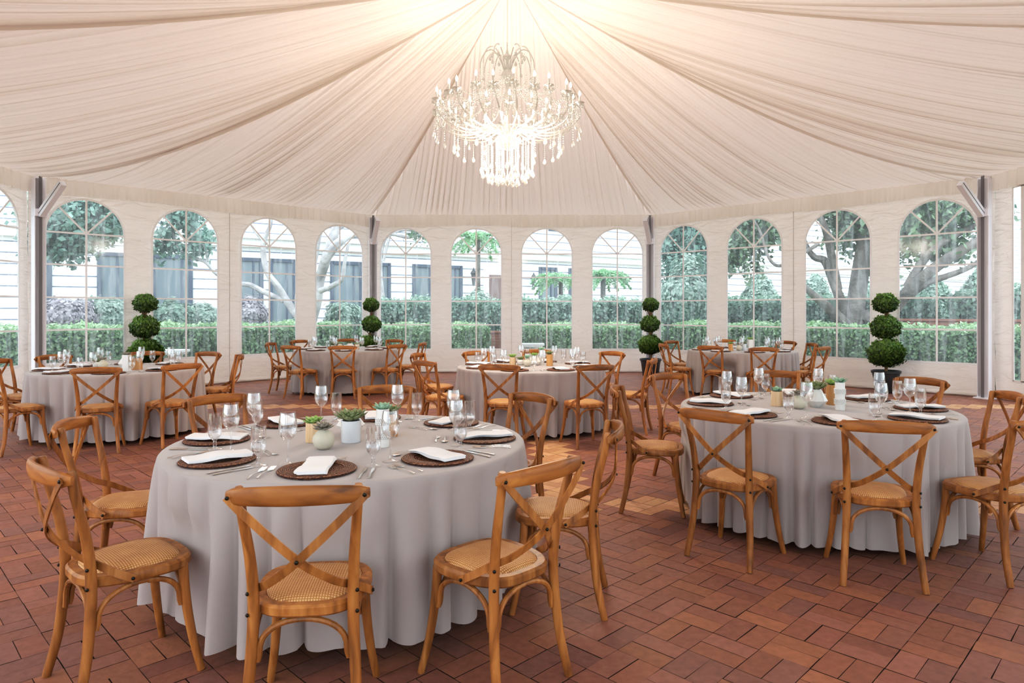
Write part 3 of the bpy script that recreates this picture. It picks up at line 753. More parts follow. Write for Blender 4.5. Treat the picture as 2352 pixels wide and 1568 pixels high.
# ------------------------------------------------------------------ centrepieces
def succulent(rad,n,mat,seed,pointy=1.0,up=.55):
    rng=random.Random(seed); V=[];Fc=[];S=[]
    for i in range(n):
        t=i/n; a=i*2.39996+rng.uniform(-.1,.1); el=R(82-70*t**.8*up*1.6)+rng.uniform(-.08,.08); L=rad*(.35+.72*t)*rng.uniform(.88,1.1)
        w=L*.30/pointy**.5; th=w*.4
        d=Vector((math.cos(a)*math.cos(el),math.sin(a)*math.cos(el),math.sin(el))); s=Vector((-math.sin(a),math.cos(a),0)); u=d.cross(s)*-1
        if u.z<0: u=-u
        b=len(V); st=[(0,.35),(.3,.75),(.62,1.0),(.85,.66),(1.0,.06)]
        for q,ww in st:
            c=d*(L*q)+Vector((0,0,1))*(L*.16*q*q)+Vector((0,0,rad*.08))
            for px,pz in ((-1,.12),(0,.35),(1,.12),(0,-.8)):
                V.append(tuple(c+s*(w*ww*px)+u*(th*ww*pz))); S.append(min(1,.15+.75*q+rng.uniform(-.05,.05)))
        for q in range(4):
            for j in range(4):
                k=(j+1)%4; Fc.append((b+q*4+j,b+q*4+k,b+q*4+4+k,b+q*4+4+j))
    me=bpy.data.meshes.new('succulent'); me.from_pydata(V,[],Fc); me.materials.append(mat)
    me.polygons.foreach_set('use_smooth',[True]*len(Fc)); a_=me.attributes.new('shade','FLOAT','POINT'); a_.data.foreach_set('value',S); me.update(); return me
def soil(r,z): b=MB(); b.lathe([(.0005,z),(r,z)],16); return b.mesh('soil',M['soil'])
def pot(kind,x,y,label,srad,smat,seed,h=None,rz=0,n=34,pointy=1.0,up=.55):
    T=TOPZ
    name={'wood':'wooden_vase','tallwood':'wooden_vase','block':'wooden_block_vase','round':'round_vase','cyl':'glass_cylinder_vase','geo':'faceted_vase','bead':'beaded_vase','bowl':'small_bowl','square':'textured_vase'}[kind]
    r=empty(name,(x,y,T),rz); tag(r,label,'vase','centrepieces of succulents')
    b=MB(); smooth=True
    if kind in('wood','tallwood'):
        h=h or .10; b.lathe([(.0005,0),(.040,0),(.041,.003),(.040,h),(.034,h),(.034,h-.01),(.0005,h-.01)],24); me=b.mesh('body',M['wood_pale' if kind=='wood' else 'wood_orange'])
    elif kind=='block':
        h=h or .13; b.box((0,0,h/2),(.085,.085,h)); me=b.mesh('body',M['wood_orange'],False)
    elif kind=='round':
        h=.105; b.lathe([(.0005,0),(.026,0),(.044,.016),(.054,.042),(.050,.066),(.034,.086),(.020,.096),(.017,.105),(.013,.105),(.012,.09),(.0005,.088)],28); me=b.mesh('body',M['stone'],True,80)
    elif kind=='cyl':
        h=.112; b.lathe([(.0005,0),(.049,0),(.051,.004),(.051,h),(.045,h),(.045,h-.012),(.0005,h-.012)],32); me=b.mesh('body',M['milk'])
    elif kind=='geo':
        h=h or .118; rings=[]
        for (rr,z,tw) in ((.042,0,0),(.080,.045,.5),(.038,h,0),(.032,h,0),(.030,h-.02,0)):
            rings.append([Vector((rr*math.cos(2*PI*(j+tw)/8),rr*math.sin(2*PI*(j+tw)/8),z)) for j in range(8)])
        vs=[p for q in rings for p in q]; fs=[]
        for q in range(4):
            for j in range(8):
                k=(j+1)%8; A=q*8+j;B=q*8+k;C_=(q+1)*8+k;D_=(q+1)*8+j
                fs+= [(A,B,D_),(B,C_,D_)] if q!=1 else [(A,C_,D_),(A,B,C_)]
        fs.append(tuple(range(7,-1,-1))); fs.append(tuple(32+j for j in range(8)))
        b.add(vs,fs); me=b.mesh('body',M['ceramic'],False)
    elif kind=='bead':
        h=.19; b.lathe([(.0005,0),(.031,0),(.032,.003),(.032,h),(.027,h),(.027,h-.02),(.0005,h-.02)],28); me=b.mesh('body',M['ceramic'])
    elif kind=='bowl':
        h=.07; b.lathe([(.0005,0),(.034,0),(.048,.02),(.050,.045),(.044,h),(.038,h),(.036,h-.012),(.0005,h-.012)],28); me=b.mesh('body',M['grey_stone'],True,80)
    elif kind=='square':
        h=.185
        for q in range(5): b.box((0,0,h*(q+.5)/5),(.07,.07,h/5-.004))
        b.box((0,0,h/2),(.064,.064,h)); me=b.mesh('body',M['ceramic'],False)
    link('body',me,r)
    if kind=='bead':
        for z0 in (.045,.115):
            q=MB()
            for row in range(4):
                for j in range(22):
                    a=2*PI*(j+.5*(row%2))/22; c=(.0345*math.cos(a),.0345*math.sin(a),z0+row*.0092)
                    vs,fs=ico(c,(.0047,)*3,6,4); q.add(vs,fs)
            link('pearl_band',q.mesh('pearl_band',M['pearl'],True,180),r)
    sr={'wood':.034,'tallwood':.034,'round':.012,'cyl':.045,'geo':.03,'bead':.027,'bowl':.038,'block':.036,'square':.03}[kind]
    link('soil',soil(sr,h-.008),r)
    s=link('succulent',succulent(srad,n,smat,seed,pointy,up),r); s.location=(0,0,h-.012)
    return r
T1='the front left table'
pot('wood',-1.03,3.50,'pale wooden vase holding a bright green succulent on the front left table',.062,M['suc1'],1,.10,up=.6,n=26,pointy=.7)
pot('round',-.925,3.31,'round beige stone vase with a grey succulent on the front left table',.062,M['suc4'],2,up=.75,n=34)
pot('cyl',-.835,3.50,'white glass cylinder vase with a wide grey green succulent on the front left table',.095,M['suc2'],3,n=60,pointy=1.4,up=.62)
pot('bead',-.645,3.37,'tall white vase with two pearl bands on the front left table',.06,M['suc3'],4,n=26,pointy=.8,up=.6)
pot('geo',-.90,3.76,'white faceted vase behind the glass cylinder on the front left table',.055,M['suc2'],5,.10)
pot('tallwood',-.66,3.66,'wooden vase with a green succulent behind the pearl banded vase on the front left table',.085,M['suc2'],6,.12,pointy=1.5)
pot('wood',1.905,4.83,'pale wooden vase with a small green succulent on the front right table',.055,M['suc3'],7,.105,pointy=1.6,up=.5)
pot('round',2.0,4.68,'round grey beige vase with a mauve succulent on the front right table',.065,M['suc4'],8,up=.7)
pot('geo',2.165,4.79,'white faceted vase with a spiky green succulent on the front right table',.098,M['suc2'],9,.125,n=50,pointy=1.8,up=.6)
pot('tallwood',2.335,4.90,'orange wooden vase behind the pearl banded vase on the front right table',.07,M['suc1'],10,.145,pointy=1.5)
pot('bead',2.26,4.63,'tall white vase with two pearl bands on the front right table',.06,M['suc3'],11,pointy=1.6)
pot('bowl',-5.0,8.12,'small pale bowl with a green succulent on the middle left table',.06,M['suc2'],12)
pot('round',-4.86,8.0,'round pale vase with a small succulent on the middle left table',.055,M['suc4'],13)
pot('geo',-4.68,8.15,'white faceted vase with a succulent on the middle left table',.06,M['suc2'],14)
pot('square',-4.36,7.62,'square white ridged vase with a dark succulent on the middle left table',.06,M['suc4'],15)
pot('block',-4.36,7.83,'wooden block vase with a dark green succulent on the middle left table',.068,M['suc2'],16,.135)
pot('bowl',-3.2,12.1,'small pale bowl with a succulent on the far back left table',.08,M['suc2'],17)
pot('round',-3.06,12.0,'round pale vase with a succulent on the far back left table',.06,M['suc3'],18)
pot('geo',-2.93,12.2,'white faceted vase on the far back left table',.06,M['suc2'],19,.1)
pot('wood',-2.77,12.05,'pale wooden vase with a succulent on the far back left table',.06,M['suc1'],20,.09)
pot('wood',.015,8.52,'pinkish wooden vase with a spreading green succulent on the central table',.07,M['suc1'],21,.10,pointy=1.3)
pot('bowl',.115,8.5,'small pale bowl with a succulent on the central table',.065,M['suc2'],22)
pot('round',.195,8.3,'round cream vase with a pale succulent on the central table',.065,M['suc3'],23)
pot('geo',.29,8.47,'white faceted vase with a green succulent on the central table',.07,M['suc1'],24,.12)
pot('bead',.38,8.56,'tall white vase with two pearl bands on the central table',.06,M['suc3'],25)
pot('tallwood',.475,8.38,'orange wooden vase with a green succulent on the central table',.07,M['suc2'],26,.145)
pot('tallwood',3.78,11.6,'orange wooden vase with a short succulent on the far back right table',.06,M['suc1'],27,.12)
pot('round',3.93,11.62,'round pale vase with a mauve succulent on the far back right table',.06,M['suc4'],28)
pot('cyl',4.04,11.72,'white glass cylinder vase with a succulent on the far back right table',.07,M['suc2'],29)
pot('square',4.18,11.78,'square white ridged vase with a green succulent on the far back right table',.07,M['suc1'],30)
# ------------------------------------------------------------------ topiaries
def topiary(x,y,s,seed,label):
    r=empty('topiary_tree',(x,y,.003)); tag(r,label,'topiary','potted topiary trees by the tent walls')
    b=MB(); b.lathe([(.0005,0),(.165,0),(.175,.01),(.205,.26),(.222,.34),(.238,.345),(.24,.385),(.225,.39),(.22,.36),(.0005,.355)],36); link('pot',b.mesh('pot',M['pot'],True,50),r)
    b=MB(); b.lathe([(.0005,.362),(.218,.362)],24); link('soil',b.mesh('soil',M['soil']),r)
    rng=random.Random(seed)
    b=MB(); b.tube(bez([(0,0,.35),(.015*s,.01,.6),(-.01,0,.95),(.012,0,1.3),(0,0,1.6)],4),[.026]*17,8)
    for z in (.5,.95,1.38):
        for k in range(3): a=rng.uniform(0,6); b.tube([(0,0,z-.09),(.05*math.cos(a),.05*math.sin(a),z),(.11*math.cos(a),.11*math.sin(a),z+.08)],[.012,.009,.005],6)
    link('trunk',b.mesh('trunk',M['bark_in']),r)
    nr=np.random.default_rng(seed)
    for zc,rad,N in ((.69,.285,4200),(1.15,.235,3200),(1.575,.195,2500)):
        rad*=s; c=(nr.uniform(-.02,.02),0,zc)
        P,Dn=blob(nr,N,c,(rad,rad,rad*.86),.07)
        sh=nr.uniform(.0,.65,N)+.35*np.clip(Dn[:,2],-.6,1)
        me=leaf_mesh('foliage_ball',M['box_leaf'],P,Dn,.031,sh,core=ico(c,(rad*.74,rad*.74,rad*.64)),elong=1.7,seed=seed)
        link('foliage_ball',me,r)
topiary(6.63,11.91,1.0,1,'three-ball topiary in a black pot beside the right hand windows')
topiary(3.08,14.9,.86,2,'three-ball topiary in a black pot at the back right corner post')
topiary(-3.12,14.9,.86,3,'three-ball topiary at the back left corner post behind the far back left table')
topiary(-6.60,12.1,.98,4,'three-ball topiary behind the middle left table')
# ------------------------------------------------------------------ chandelier
def chandelier():
    C=Vector((-.05,CY,0)); r=empty('chandelier',(C.x,C.y,0)); tag(r,'large tiered crystal chandelier with lit candle bulbs hanging from the tent apex','chandelier')
    def drop(b,x,y,z,s):
        b.lathe([(.0005,z),(.10*s,z-.18*s),(.26*s,z-.62*s),(.20*s,z-.86*s),(.0005,z-1.05*s)],6,(x,y,0))
    def beads(b,p0,p1,sagd=0,n=10,rr=.0085):
        p0=Vector(p0);p1=Vector(p1)
        for i in range(n):
            t=(i+.5)/n; p=p0.lerp(p1,t); p.z-=sagd*4*t*(1-t); vs,fs=ico(p,(rr,)*3,5,4); b.add(vs,fs)
    b=MB(); b.tube([(0,0,AZ-.12),(0,0,4.3)],.008,6); link('chain',b.mesh('chain',M['steel']),r)
    b=MB(); b.lathe([(.0005,4.45),(.03,4.43),(.05,4.40),(.02,4.36),(.015,4.28),(.06,4.22),(.075,4.18),(.03,4.12),(.018,4.0),(.05,3.94),(.06,3.88),(.02,3.82),(.018,3.66),(.05,3.6),(.08,3.52),(.10,3.47),(.06,3.42),(.0005,3.40)],16); link('stem',b.mesh('stem',M['crystal']),r)
    b=MB(); b.lathe([(.10,3.44),(.135,3.41),(.135,3.37),(.08,3.33),(.0005,3.31)],20); link('hub_bowl',b.mesh('hub_bowl',M['crystal']),r)
    q=random.Random(5)
    cup=MB(); cup.lathe([(.0005,-.012),(.012,-.012),(.02,0),(.052,.012),(.058,.022),(.05,.02),(.014,.012)],12)
    for j in range(8):
        a=2*PI*j/8; drop(cup,.05*math.cos(a),.05*math.sin(a),.008,.045)
    cup=cup.mesh('drip_pan',M['crystal'])
    cd=MB(); cd.lathe([(.0005,0),(.012,0),(.011,.085),(.0005,.086)],10); cd=cd.mesh('candle',M['frame_white'])
    bu=MB(); bu.lathe([(.0005,.0),(.008,.006),(.0145,.024),(.010,.045),(.003,.062),(.0005,.066)],10); bu=bu.mesh('bulb',M['bulb'])
    def arm(a,rad,ztop,zlow,hubz,tw):
        pts=[]
        P=[(.07,hubz),(rad*.28,zlow+.03),(rad*.55,zlow-.02),(rad*.83,zlow+.03),(rad*.99,(zlow+ztop)/2),(rad,ztop)]
        for i,(rr,z) in enumerate(P):
            aa=a+tw*math.sin(PI*i/5)*.3; pts.append((rr*math.cos(aa),rr*math.sin(aa),z))
        b=MB(); b.tube(bez(pts,5),.0095,7); o=link('arm',b.mesh('arm',M['crystal']),r)
        x,y=rad*math.cos(a),rad*math.sin(a)
        for nm,me,z in (('drip_pan',cup,ztop),('candle',cd,ztop+.01),('bulb',bu,ztop+.095)):
            k=link(nm,me,o); k.location=(x,y,z)
    n1=24
    for j in range(n1):
        rad=.84 if j%2 else .78; arm(2*PI*(j+.35)/n1,rad,3.80+(0 if j%2 else .035),3.52,3.50,.25)
    for j in range(12): arm(2*PI*(j+.1)/12,.50,3.70,3.50,3.48,-.2)
    for j in range(n1):
        a=2*PI*(j+.35)/n1; a2=2*PI*(j+1.35)/n1; rad=.82
        b=MB(); beads(b,(rad*math.cos(a),rad*math.sin(a),3.78),(rad*math.cos(a2),rad*math.sin(a2),3.78),.12,13)
        beads(b,(rad*.98*math.cos(a),rad*.98*math.sin(a),3.76),(.35*math.cos(a),.35*math.sin(a),3.95),.10,18)
        link('bead_garland',b.mesh('bead_garland',M['crystal'],True,180),r)
        b=MB(); x,y=rad*1.03*math.cos(a),rad*1.03*math.sin(a); zl=3.72-q.uniform(.0,.08); beads(b,(x,y,3.76),(x,y,zl-.16),0,9,.007); drop(b,x,y,zl-.16,.085)
        link('pendant_drop',b.mesh('pendant_drop',M['crystal'],True,20),r)
        rr=.62; a3=a+.13; x,y=rr*math.cos(a3),rr*math.sin(a3); b=MB(); zl=3.36-q.uniform(0,.05); beads(b,(x,y,3.50),(x,y,zl),0,8,.007); drop(b,x,y,zl,.08)
        link('pendant_drop',b.mesh('pendant_drop',M['crystal'],True,20),r)
    for ring,(rr,n,z1) in enumerate(((.30,20,3.10),(.22,16,3.02),(.13,12,2.99),(.06,6,3.0))):
        for j in range(n):
            a=2*PI*(j+.5*ring)/n; x,y=rr*math.cos(a),rr*math.sin(a); b=MB(); z=z1+q.uniform(-.02,.03); beads(b,(x,y,3.42),(x,y,z),0,int((3.42-z)/.019),.0075); drop(b,x,y,z,.09)
            link('bead_strand',b.mesh('bead_strand',M['crystal'],True,20),r)
    for j in range(12):
        a=2*PI*j/12; P=[(.03,4.22),(.08,4.36),(.16,4.475),(.25,4.46),(.305,4.36),(.315,4.28)]
        b=MB(); b.tube(bez([(p*math.cos(a),p*math.sin(a),z) for p,z in P],4),.007,6)
        beads(b,(.315*math.cos(a),.315*math.sin(a),4.28),(.315*math.cos(a),.315*math.sin(a),4.12),0,9,.007); drop(b,.315*math.cos(a),.315*math.sin(a),4.12,.06)
        drop(b,.2*math.cos(a),.2*math.sin(a),4.42,.07)
        link('crown_arm',b.mesh('crown_arm',M['crystal'],True,40),r)
    for j in range(12):
        a=2*PI*(j+.5)/12; b=MB(); beads(b,(.30*math.cos(a),.30*math.sin(a),4.15),(.35*math.cos(a),.35*math.sin(a),3.9),.03,12); beads(b,(.06*math.cos(a),.06*math.sin(a),4.15),(.78*math.cos(a),.78*math.sin(a),3.86),.12,34)
        link('bead_swag',b.mesh('bead_swag',M['crystal'],True,180),r)
    for j in range(6):
        a=2*PI*j/6; l=bpy.data.lights.new('chandelier_light','POINT'); l.energy=42; l.color=(1,.87,.72); l.shadow_soft_size=.2
        o=bpy.data.objects.new('chandelier_light',l); COL.objects.link(o); o.location=(C.x+.45*math.cos(a),C.y+.45*math.sin(a),3.26)
chandelier()
# ------------------------------------------------------------------ garden outside
def hedge_box(name,x0,x1,y0,y1,z1,mat,N,label,cat,deg=0,cyl=None,leaf=.055,z0=0,group=None,seed=1,wob=.07):
    rng=np.random.default_rng(seed); lx,ly,lz=x1-x0,y1-y0,z1-z0
    A=np.array([lx*ly,lx*lz,lx*lz,ly*lz,ly*lz]); A=A/A.sum(); f=rng.choice(5,N,p=A)
    u=rng.uniform(0,1,N);v=rng.uniform(0,1,N); P=np.zeros((N,3));Nn=np.zeros((N,3))
    for k in range(5):
        m=f==k
        if k==0: P[m]=np.stack([x0+u[m]*lx,y0+v[m]*ly,np.full(m.sum(),z1)],1); Nn[m]=(0,0,1)
        if k==1: P[m]=np.stack([x0+u[m]*lx,np.full(m.sum(),y0),z0+v[m]*lz],1); Nn[m]=(0,-1,0)
        if k==2: P[m]=np.stack([x0+u[m]*lx,np.full(m.sum(),y1),z0+v[m]*lz],1); Nn[m]=(0,1,0)
        if k==3: P[m]=np.stack([np.full(m.sum(),x0),y0+u[m]*ly,z0+v[m]*lz],1); Nn[m]=(-1,0,0)
        if k==4: P[m]=np.stack([np.full(m.sum(),x1),y0+u[m]*ly,z0+v[m]*lz],1); Nn[m]=(1,0,0)
    off=wob*(np.sin(P[:,0]*4.1+seed)*np.cos(P[:,2]*5+P[:,1]*3))+rng.normal(0,wob*.5,N)
    P=P+Nn*off[:,None]; P[:,2]=np.maximum(P[:,2],z0+.02)
    sh=rng.uniform(0,.6,N)+.35*(Nn[:,2]>0)+.25*(P[:,2]-z0)/lz  # skylight painted in: top and upper leaves get a lighter colour
    i=.08; b=MB(); b.box(((x0+x1)/2,(y0+y1)/2,(z0+z1-i)/2),(lx-2*i,ly-2*i,lz-i))
    me=leaf_mesh(name,mat,P,Nn,leaf,sh,core=(b.v,b.f),seed=seed)
    o=link(name,me); o.matrix_world=side_mat(deg); tag(o,label,cat,group); return o
G1='low clipped hedges around the tent'
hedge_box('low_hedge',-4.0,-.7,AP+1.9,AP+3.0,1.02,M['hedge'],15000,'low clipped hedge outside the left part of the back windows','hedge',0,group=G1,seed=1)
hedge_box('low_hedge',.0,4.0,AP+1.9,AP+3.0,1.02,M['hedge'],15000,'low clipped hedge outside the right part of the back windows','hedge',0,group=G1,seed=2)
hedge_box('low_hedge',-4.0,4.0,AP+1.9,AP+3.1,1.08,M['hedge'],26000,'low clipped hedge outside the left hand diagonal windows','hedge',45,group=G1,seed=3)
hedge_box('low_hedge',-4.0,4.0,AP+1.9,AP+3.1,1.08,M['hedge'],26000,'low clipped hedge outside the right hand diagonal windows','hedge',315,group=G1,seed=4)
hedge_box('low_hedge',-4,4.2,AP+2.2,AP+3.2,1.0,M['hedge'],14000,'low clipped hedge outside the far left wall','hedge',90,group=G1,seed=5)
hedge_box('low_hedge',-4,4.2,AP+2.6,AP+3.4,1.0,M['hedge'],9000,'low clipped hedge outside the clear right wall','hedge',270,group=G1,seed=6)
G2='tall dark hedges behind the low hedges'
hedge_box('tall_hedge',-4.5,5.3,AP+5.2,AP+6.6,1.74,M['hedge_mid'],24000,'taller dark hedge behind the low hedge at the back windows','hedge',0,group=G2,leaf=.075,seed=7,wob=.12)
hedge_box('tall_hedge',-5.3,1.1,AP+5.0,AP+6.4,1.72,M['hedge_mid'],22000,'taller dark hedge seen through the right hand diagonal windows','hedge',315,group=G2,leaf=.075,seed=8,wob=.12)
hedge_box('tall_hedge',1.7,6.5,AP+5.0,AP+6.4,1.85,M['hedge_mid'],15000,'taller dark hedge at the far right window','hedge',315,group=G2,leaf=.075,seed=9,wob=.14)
def shrub(name,px,ytop,Y,wpx,mat,N,label,cat,seed,cone=False,leaf=.08,group=None,zb=0.0,trunk=False):
    ct=at(px,ytop,Y); rad=wpx/2/F*Y; h=ct.z-zb
    rng=np.random.default_rng(seed)
    if cone:
        t=rng.uniform(0,1,N)**.75; t=1-t; a=rng.uniform(0,2*PI,N)
        rr=rad*(1-t**1.7)**.62*(1+.05*np.sin(a*5+t*9)); P=np.stack([ct.x+rr*np.cos(a),Y+rr*np.sin(a),zb+h*t],1)+rng.normal(0,.03,(N,3))
        Dn=np.stack([np.cos(a),np.sin(a),.4+t*.6],1); V,Fq=ico((ct.x,Y,zb+h*.42),(rad*.72,rad*.72,h*.42))
    else:
        P,Dn=blob(rng,N,(ct.x,Y,zb+h/2),(rad,rad,h/2),.13); V,Fq=ico((ct.x,Y,zb+h/2),(rad*.72,rad*.72,h*.36))
    P[:,2]=np.maximum(P[:,2],.02)
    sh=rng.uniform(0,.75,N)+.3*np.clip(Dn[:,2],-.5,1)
    me=leaf_mesh('foliage',mat,P,Dn,leaf,sh,core=(V,Fq),seed=seed)
    r=empty(name,(ct.x,Y,0)); me.transform(Matrix.Translation((-ct.x,-Y,0))); link('foliage',me,r)
    b=MB(); q=random.Random(seed)
    for k in range(5):
        a=q.uniform(0,6); rr=rad*.45; b.tube([(0,0,-.02),(rr*.4*math.cos(a),rr*.4*math.sin(a),(zb+h*.3)),(rr*math.cos(a),rr*math.sin(a),zb+h*.55)],[.05,.035,.02],6)
    link('stem',b.mesh('stem',M['bark']),r)
    tag(r,label,cat,group); return r
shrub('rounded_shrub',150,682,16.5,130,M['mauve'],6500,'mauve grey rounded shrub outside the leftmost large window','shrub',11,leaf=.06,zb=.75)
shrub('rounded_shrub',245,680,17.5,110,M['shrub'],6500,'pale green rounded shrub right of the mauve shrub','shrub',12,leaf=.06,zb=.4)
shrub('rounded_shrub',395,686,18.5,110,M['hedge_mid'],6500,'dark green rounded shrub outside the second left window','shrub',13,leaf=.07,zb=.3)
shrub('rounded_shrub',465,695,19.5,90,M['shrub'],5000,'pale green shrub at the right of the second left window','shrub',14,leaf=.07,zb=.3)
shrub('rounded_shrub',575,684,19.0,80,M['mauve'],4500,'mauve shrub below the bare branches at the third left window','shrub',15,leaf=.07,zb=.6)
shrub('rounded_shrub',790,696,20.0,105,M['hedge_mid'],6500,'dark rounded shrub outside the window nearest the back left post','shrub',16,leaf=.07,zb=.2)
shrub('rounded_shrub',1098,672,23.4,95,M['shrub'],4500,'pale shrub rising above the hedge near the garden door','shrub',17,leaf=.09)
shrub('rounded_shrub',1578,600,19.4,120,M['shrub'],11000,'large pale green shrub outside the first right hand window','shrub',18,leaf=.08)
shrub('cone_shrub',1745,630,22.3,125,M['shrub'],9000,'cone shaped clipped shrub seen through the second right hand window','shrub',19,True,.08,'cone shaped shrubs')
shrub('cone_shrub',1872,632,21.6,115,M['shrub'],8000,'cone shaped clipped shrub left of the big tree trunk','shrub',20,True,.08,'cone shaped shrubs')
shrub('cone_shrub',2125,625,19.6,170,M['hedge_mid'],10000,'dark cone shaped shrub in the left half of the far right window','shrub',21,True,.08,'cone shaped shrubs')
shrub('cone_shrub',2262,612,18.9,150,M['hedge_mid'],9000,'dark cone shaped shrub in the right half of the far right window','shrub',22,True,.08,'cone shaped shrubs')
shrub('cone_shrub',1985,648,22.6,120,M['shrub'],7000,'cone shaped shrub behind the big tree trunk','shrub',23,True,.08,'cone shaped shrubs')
def tree(name,base,trunks,clusters,bark,leafm,label,seed,leaf=.11,dY=0):
    """trunks: list of ([(px,py,Y,rad)..]); clusters: (px,py,Y,rx_px,ry_px,N)"""
    k0=(base[1]+dY)/base[1]; base=(base[0]*k0,base[1]+dY)
    trunks=[[(p[0],p[1],p[2]+dY,p[3]*k0) for p in T] for T in trunks]; clusters=[(c[0],c[1],c[2]+dY)+tuple(c[3:]) for c in clusters]
    r=empty(name,(base[0],base[1],0)); tag(r,label,'tree'); off=Vector((base[0],base[1],0))
    b=MB()
    for T in trunks:
        P=[at(p[0],p[1],p[2])-off for p in T]; rd=[p[3]*.74 for p in T]
        S=bez(P,5); n=len(P)-1; rs=[]
        for i in range(n):
            for k in range(5): rs.append(rd[i]+(rd[i+1]-rd[i])*k/5)
        rs.append(rd[-1]); b.tube(S,rs,9)
    link('trunk',b.mesh('trunk',bark),r)
    rng=np.random.default_rng(seed)
    for c in clusters:
        P0=at(c[0],c[1],c[2])-off; N=c[5]
        K=max(3,N//70); cc=rng.normal(0,.42,(K,3))*np.array([c[3]/F*c[2],c[3]/F*c[2],c[4]/F*c[2]])
        idx=rng.integers(0,K,N); P=np.array(P0)+cc[idx]+rng.normal(0,.17,(N,3)); Dn=rng.normal(0,1,(N,3))+np.array([0,-.3,.6])
        me=leaf_mesh('foliage',leafm,P,Dn,leaf,rng.uniform(0,1,N)*.8+.2*rng.uniform(0,1,K)[idx],seed=seed+int(c[0]))
        link('foliage',me,r)
# big tree on the right
b0=at(1962,745,16.0)
tree('garden_tree',(b0.x,b0.y),[
 [(1965,860,16,.34),(1962,745,16,.30),(1972,650,16,.27),(1985,560,16,.24),(1990,480,16,.2),(1990,380,16,.15)],
 [(1955,760,16,.24),(1935,740,15.8,.2),(1895,700,15.5,.15),(1865,675,15.3,.11),(1840,650,15.2,.06)],
 [(1958,750,16,.2),(1935,700,16,.16),(1915,650,16,.14),(1895,600,16,.13),(1870,590,16,.1),(1850,560,16,.08),(1835,500,16,.05)],
 [(1925,665,16,.13),(1912,600,15.8,.13),(1900,540,15.6,.12),(1885,500,15.5,.09),(1868,470,15.4,.05)],
 [(1965,720,16,.22),(2030,730,15.6,.2),(2085,670,15,.18),(2140,620,14.6,.16),(2200,580,14.3,.15),(2290,530,14,.1)],
 [(2085,680,15,.13),(2130,650,14.7,.10),(2180,632,14.4,.085),(2230,612,14.2,.07),(2290,570,14,.05)],
 [(2085,660,15,.15),(2120,600,14.8,.12),(2160,560,14.6,.10),(2215,530,14.4,.08),(2270,500,14.2,.05)],
 [(2120,600,14.8,.08),(2125,540,14.8,.07),(2140,480,14.8,.05)],
 [(1990,520,16,.1),(1940,480,16,.08),(1890,450,16,.05)],
 [(1880,560,15.4,.06),(1830,590,15.2,.06),(1790,610,15.2,.05),(1765,590,15.4,.045),(1745,530,15.6,.04),(1720,490,15.8,.03)],
],[(1990,470,16,90,45,2600),(1960,520,16.3,70,60,1800),(1735,520,16.5,70,40,2200),(1700,580,16.5,45,35,800),(2120,560,15.2,70,40,1700),(2200,480,14.8,90,40,3800),(2110,495,15.2,60,35,1200),(1880,470,16,50,35,900),(2020,590,16.6,40,60,700)],
 M['bark'],M['tree'],'broad grey barked tree with spreading limbs outside the right hand windows',31,leaf=.10,dY=.7)
b0=at(1578,745,22)
tree('evergreen_tree',(b0.x,b0.y),[[(1578,800,22,.3),(1575,600,22,.2),(1578,460,22,.1)]],
 [(1555,540,22,75,90,5200),(1600,560,21.6,75,90,5200),(1580,640,21.4,80,40,2500),(1640,560,22,40,80,1200)],M['bark'],M['blue_tree'],'dense blue green evergreen filling the first right hand window',32,leaf=.12,dY=2)
# bare branching tree on the left
b0=at(705,752,17)
tree('branching_tree',(b0.x,b0.y),[
 [(712,800,17,.26),(706,745,17,.22),(690,715,17,.16),(690,670,17,.16),(712,640,17,.14),(722,590,17,.12),(735,530,17,.1),(760,470,17,.08)],
 [(700,745,17,.18),(665,700,17,.13),(640,660,17,.11),(612,620,17,.10),(605,560,17,.09),(620,520,17,.07),(628,470,17,.05)],
 [(712,745,17,.2),(728,690,17,.17),(735,640,17,.17),(750,590,16.6,.17),(770,530,16.7,.15),(795,480,16.8,.12),(830,430,17,.08)],
 [(745,600,16.6,.16),(775,560,16.4,.15),(810,540,16.7,.11),(850,545,16.8,.08)],
 [(735,668,16.8,.10),(765,655,16.6,.09),(785,640,16.5,.075),(792,600,16.5,.06),(800,560,16.5,.04)],
 [(652,690,17,.10),(610,672,17,.09),(575,655,17,.09),(545,650,17,.08),(500,630,17,.07),(470,600,17,.06),(430,590,17,.05),(405,560,17,.045),(390,500,17,.03)],
 [(480,600,17,.06),(465,560,17,.05),(430,540,17,.04),(405,490,17,.03)],
 [(770,530,16.7,.1),(800,510,16.8,.09),(840,500,16.9,.06)],
 [(612,560,17,.06),(585,530,17,.05),(570,500,17,.03)]],
 [(420,500,17.2,60,30,900),(455,560,17,40,30,450),(175,520,15,90,50,3600),(240,495,15.5,80,35,2200),(130,560,15,60,30,1500),(370,550,17,40,40,350)],M['bark_pale'],M['blue_tree'],'pale bare branching tree behind the low hedge outside the left hand windows',33,leaf=.11,dY=1.8)
b0=at(940,520,22)
tree('far_tree',(b0.x,b0.y),[[(905,830,22,.15),(880,700,22,.13),(872,600,22,.12),(890,540,22,.09),(940,545,22,.07),(985,530,22,.05)],[(890,540,22,.07),(930,528,22,.06),(975,540,22,.04),(1000,570,22,.03)],[(880,600,22,.07),(900,530,22,.06),(930,490,22,.04)]],
 [(955,538,22,45,14,260)],M['bark_pale'],M['tree'],'thin dark branches crossing the top of the first back window',34,leaf=.09,dY=1.5)
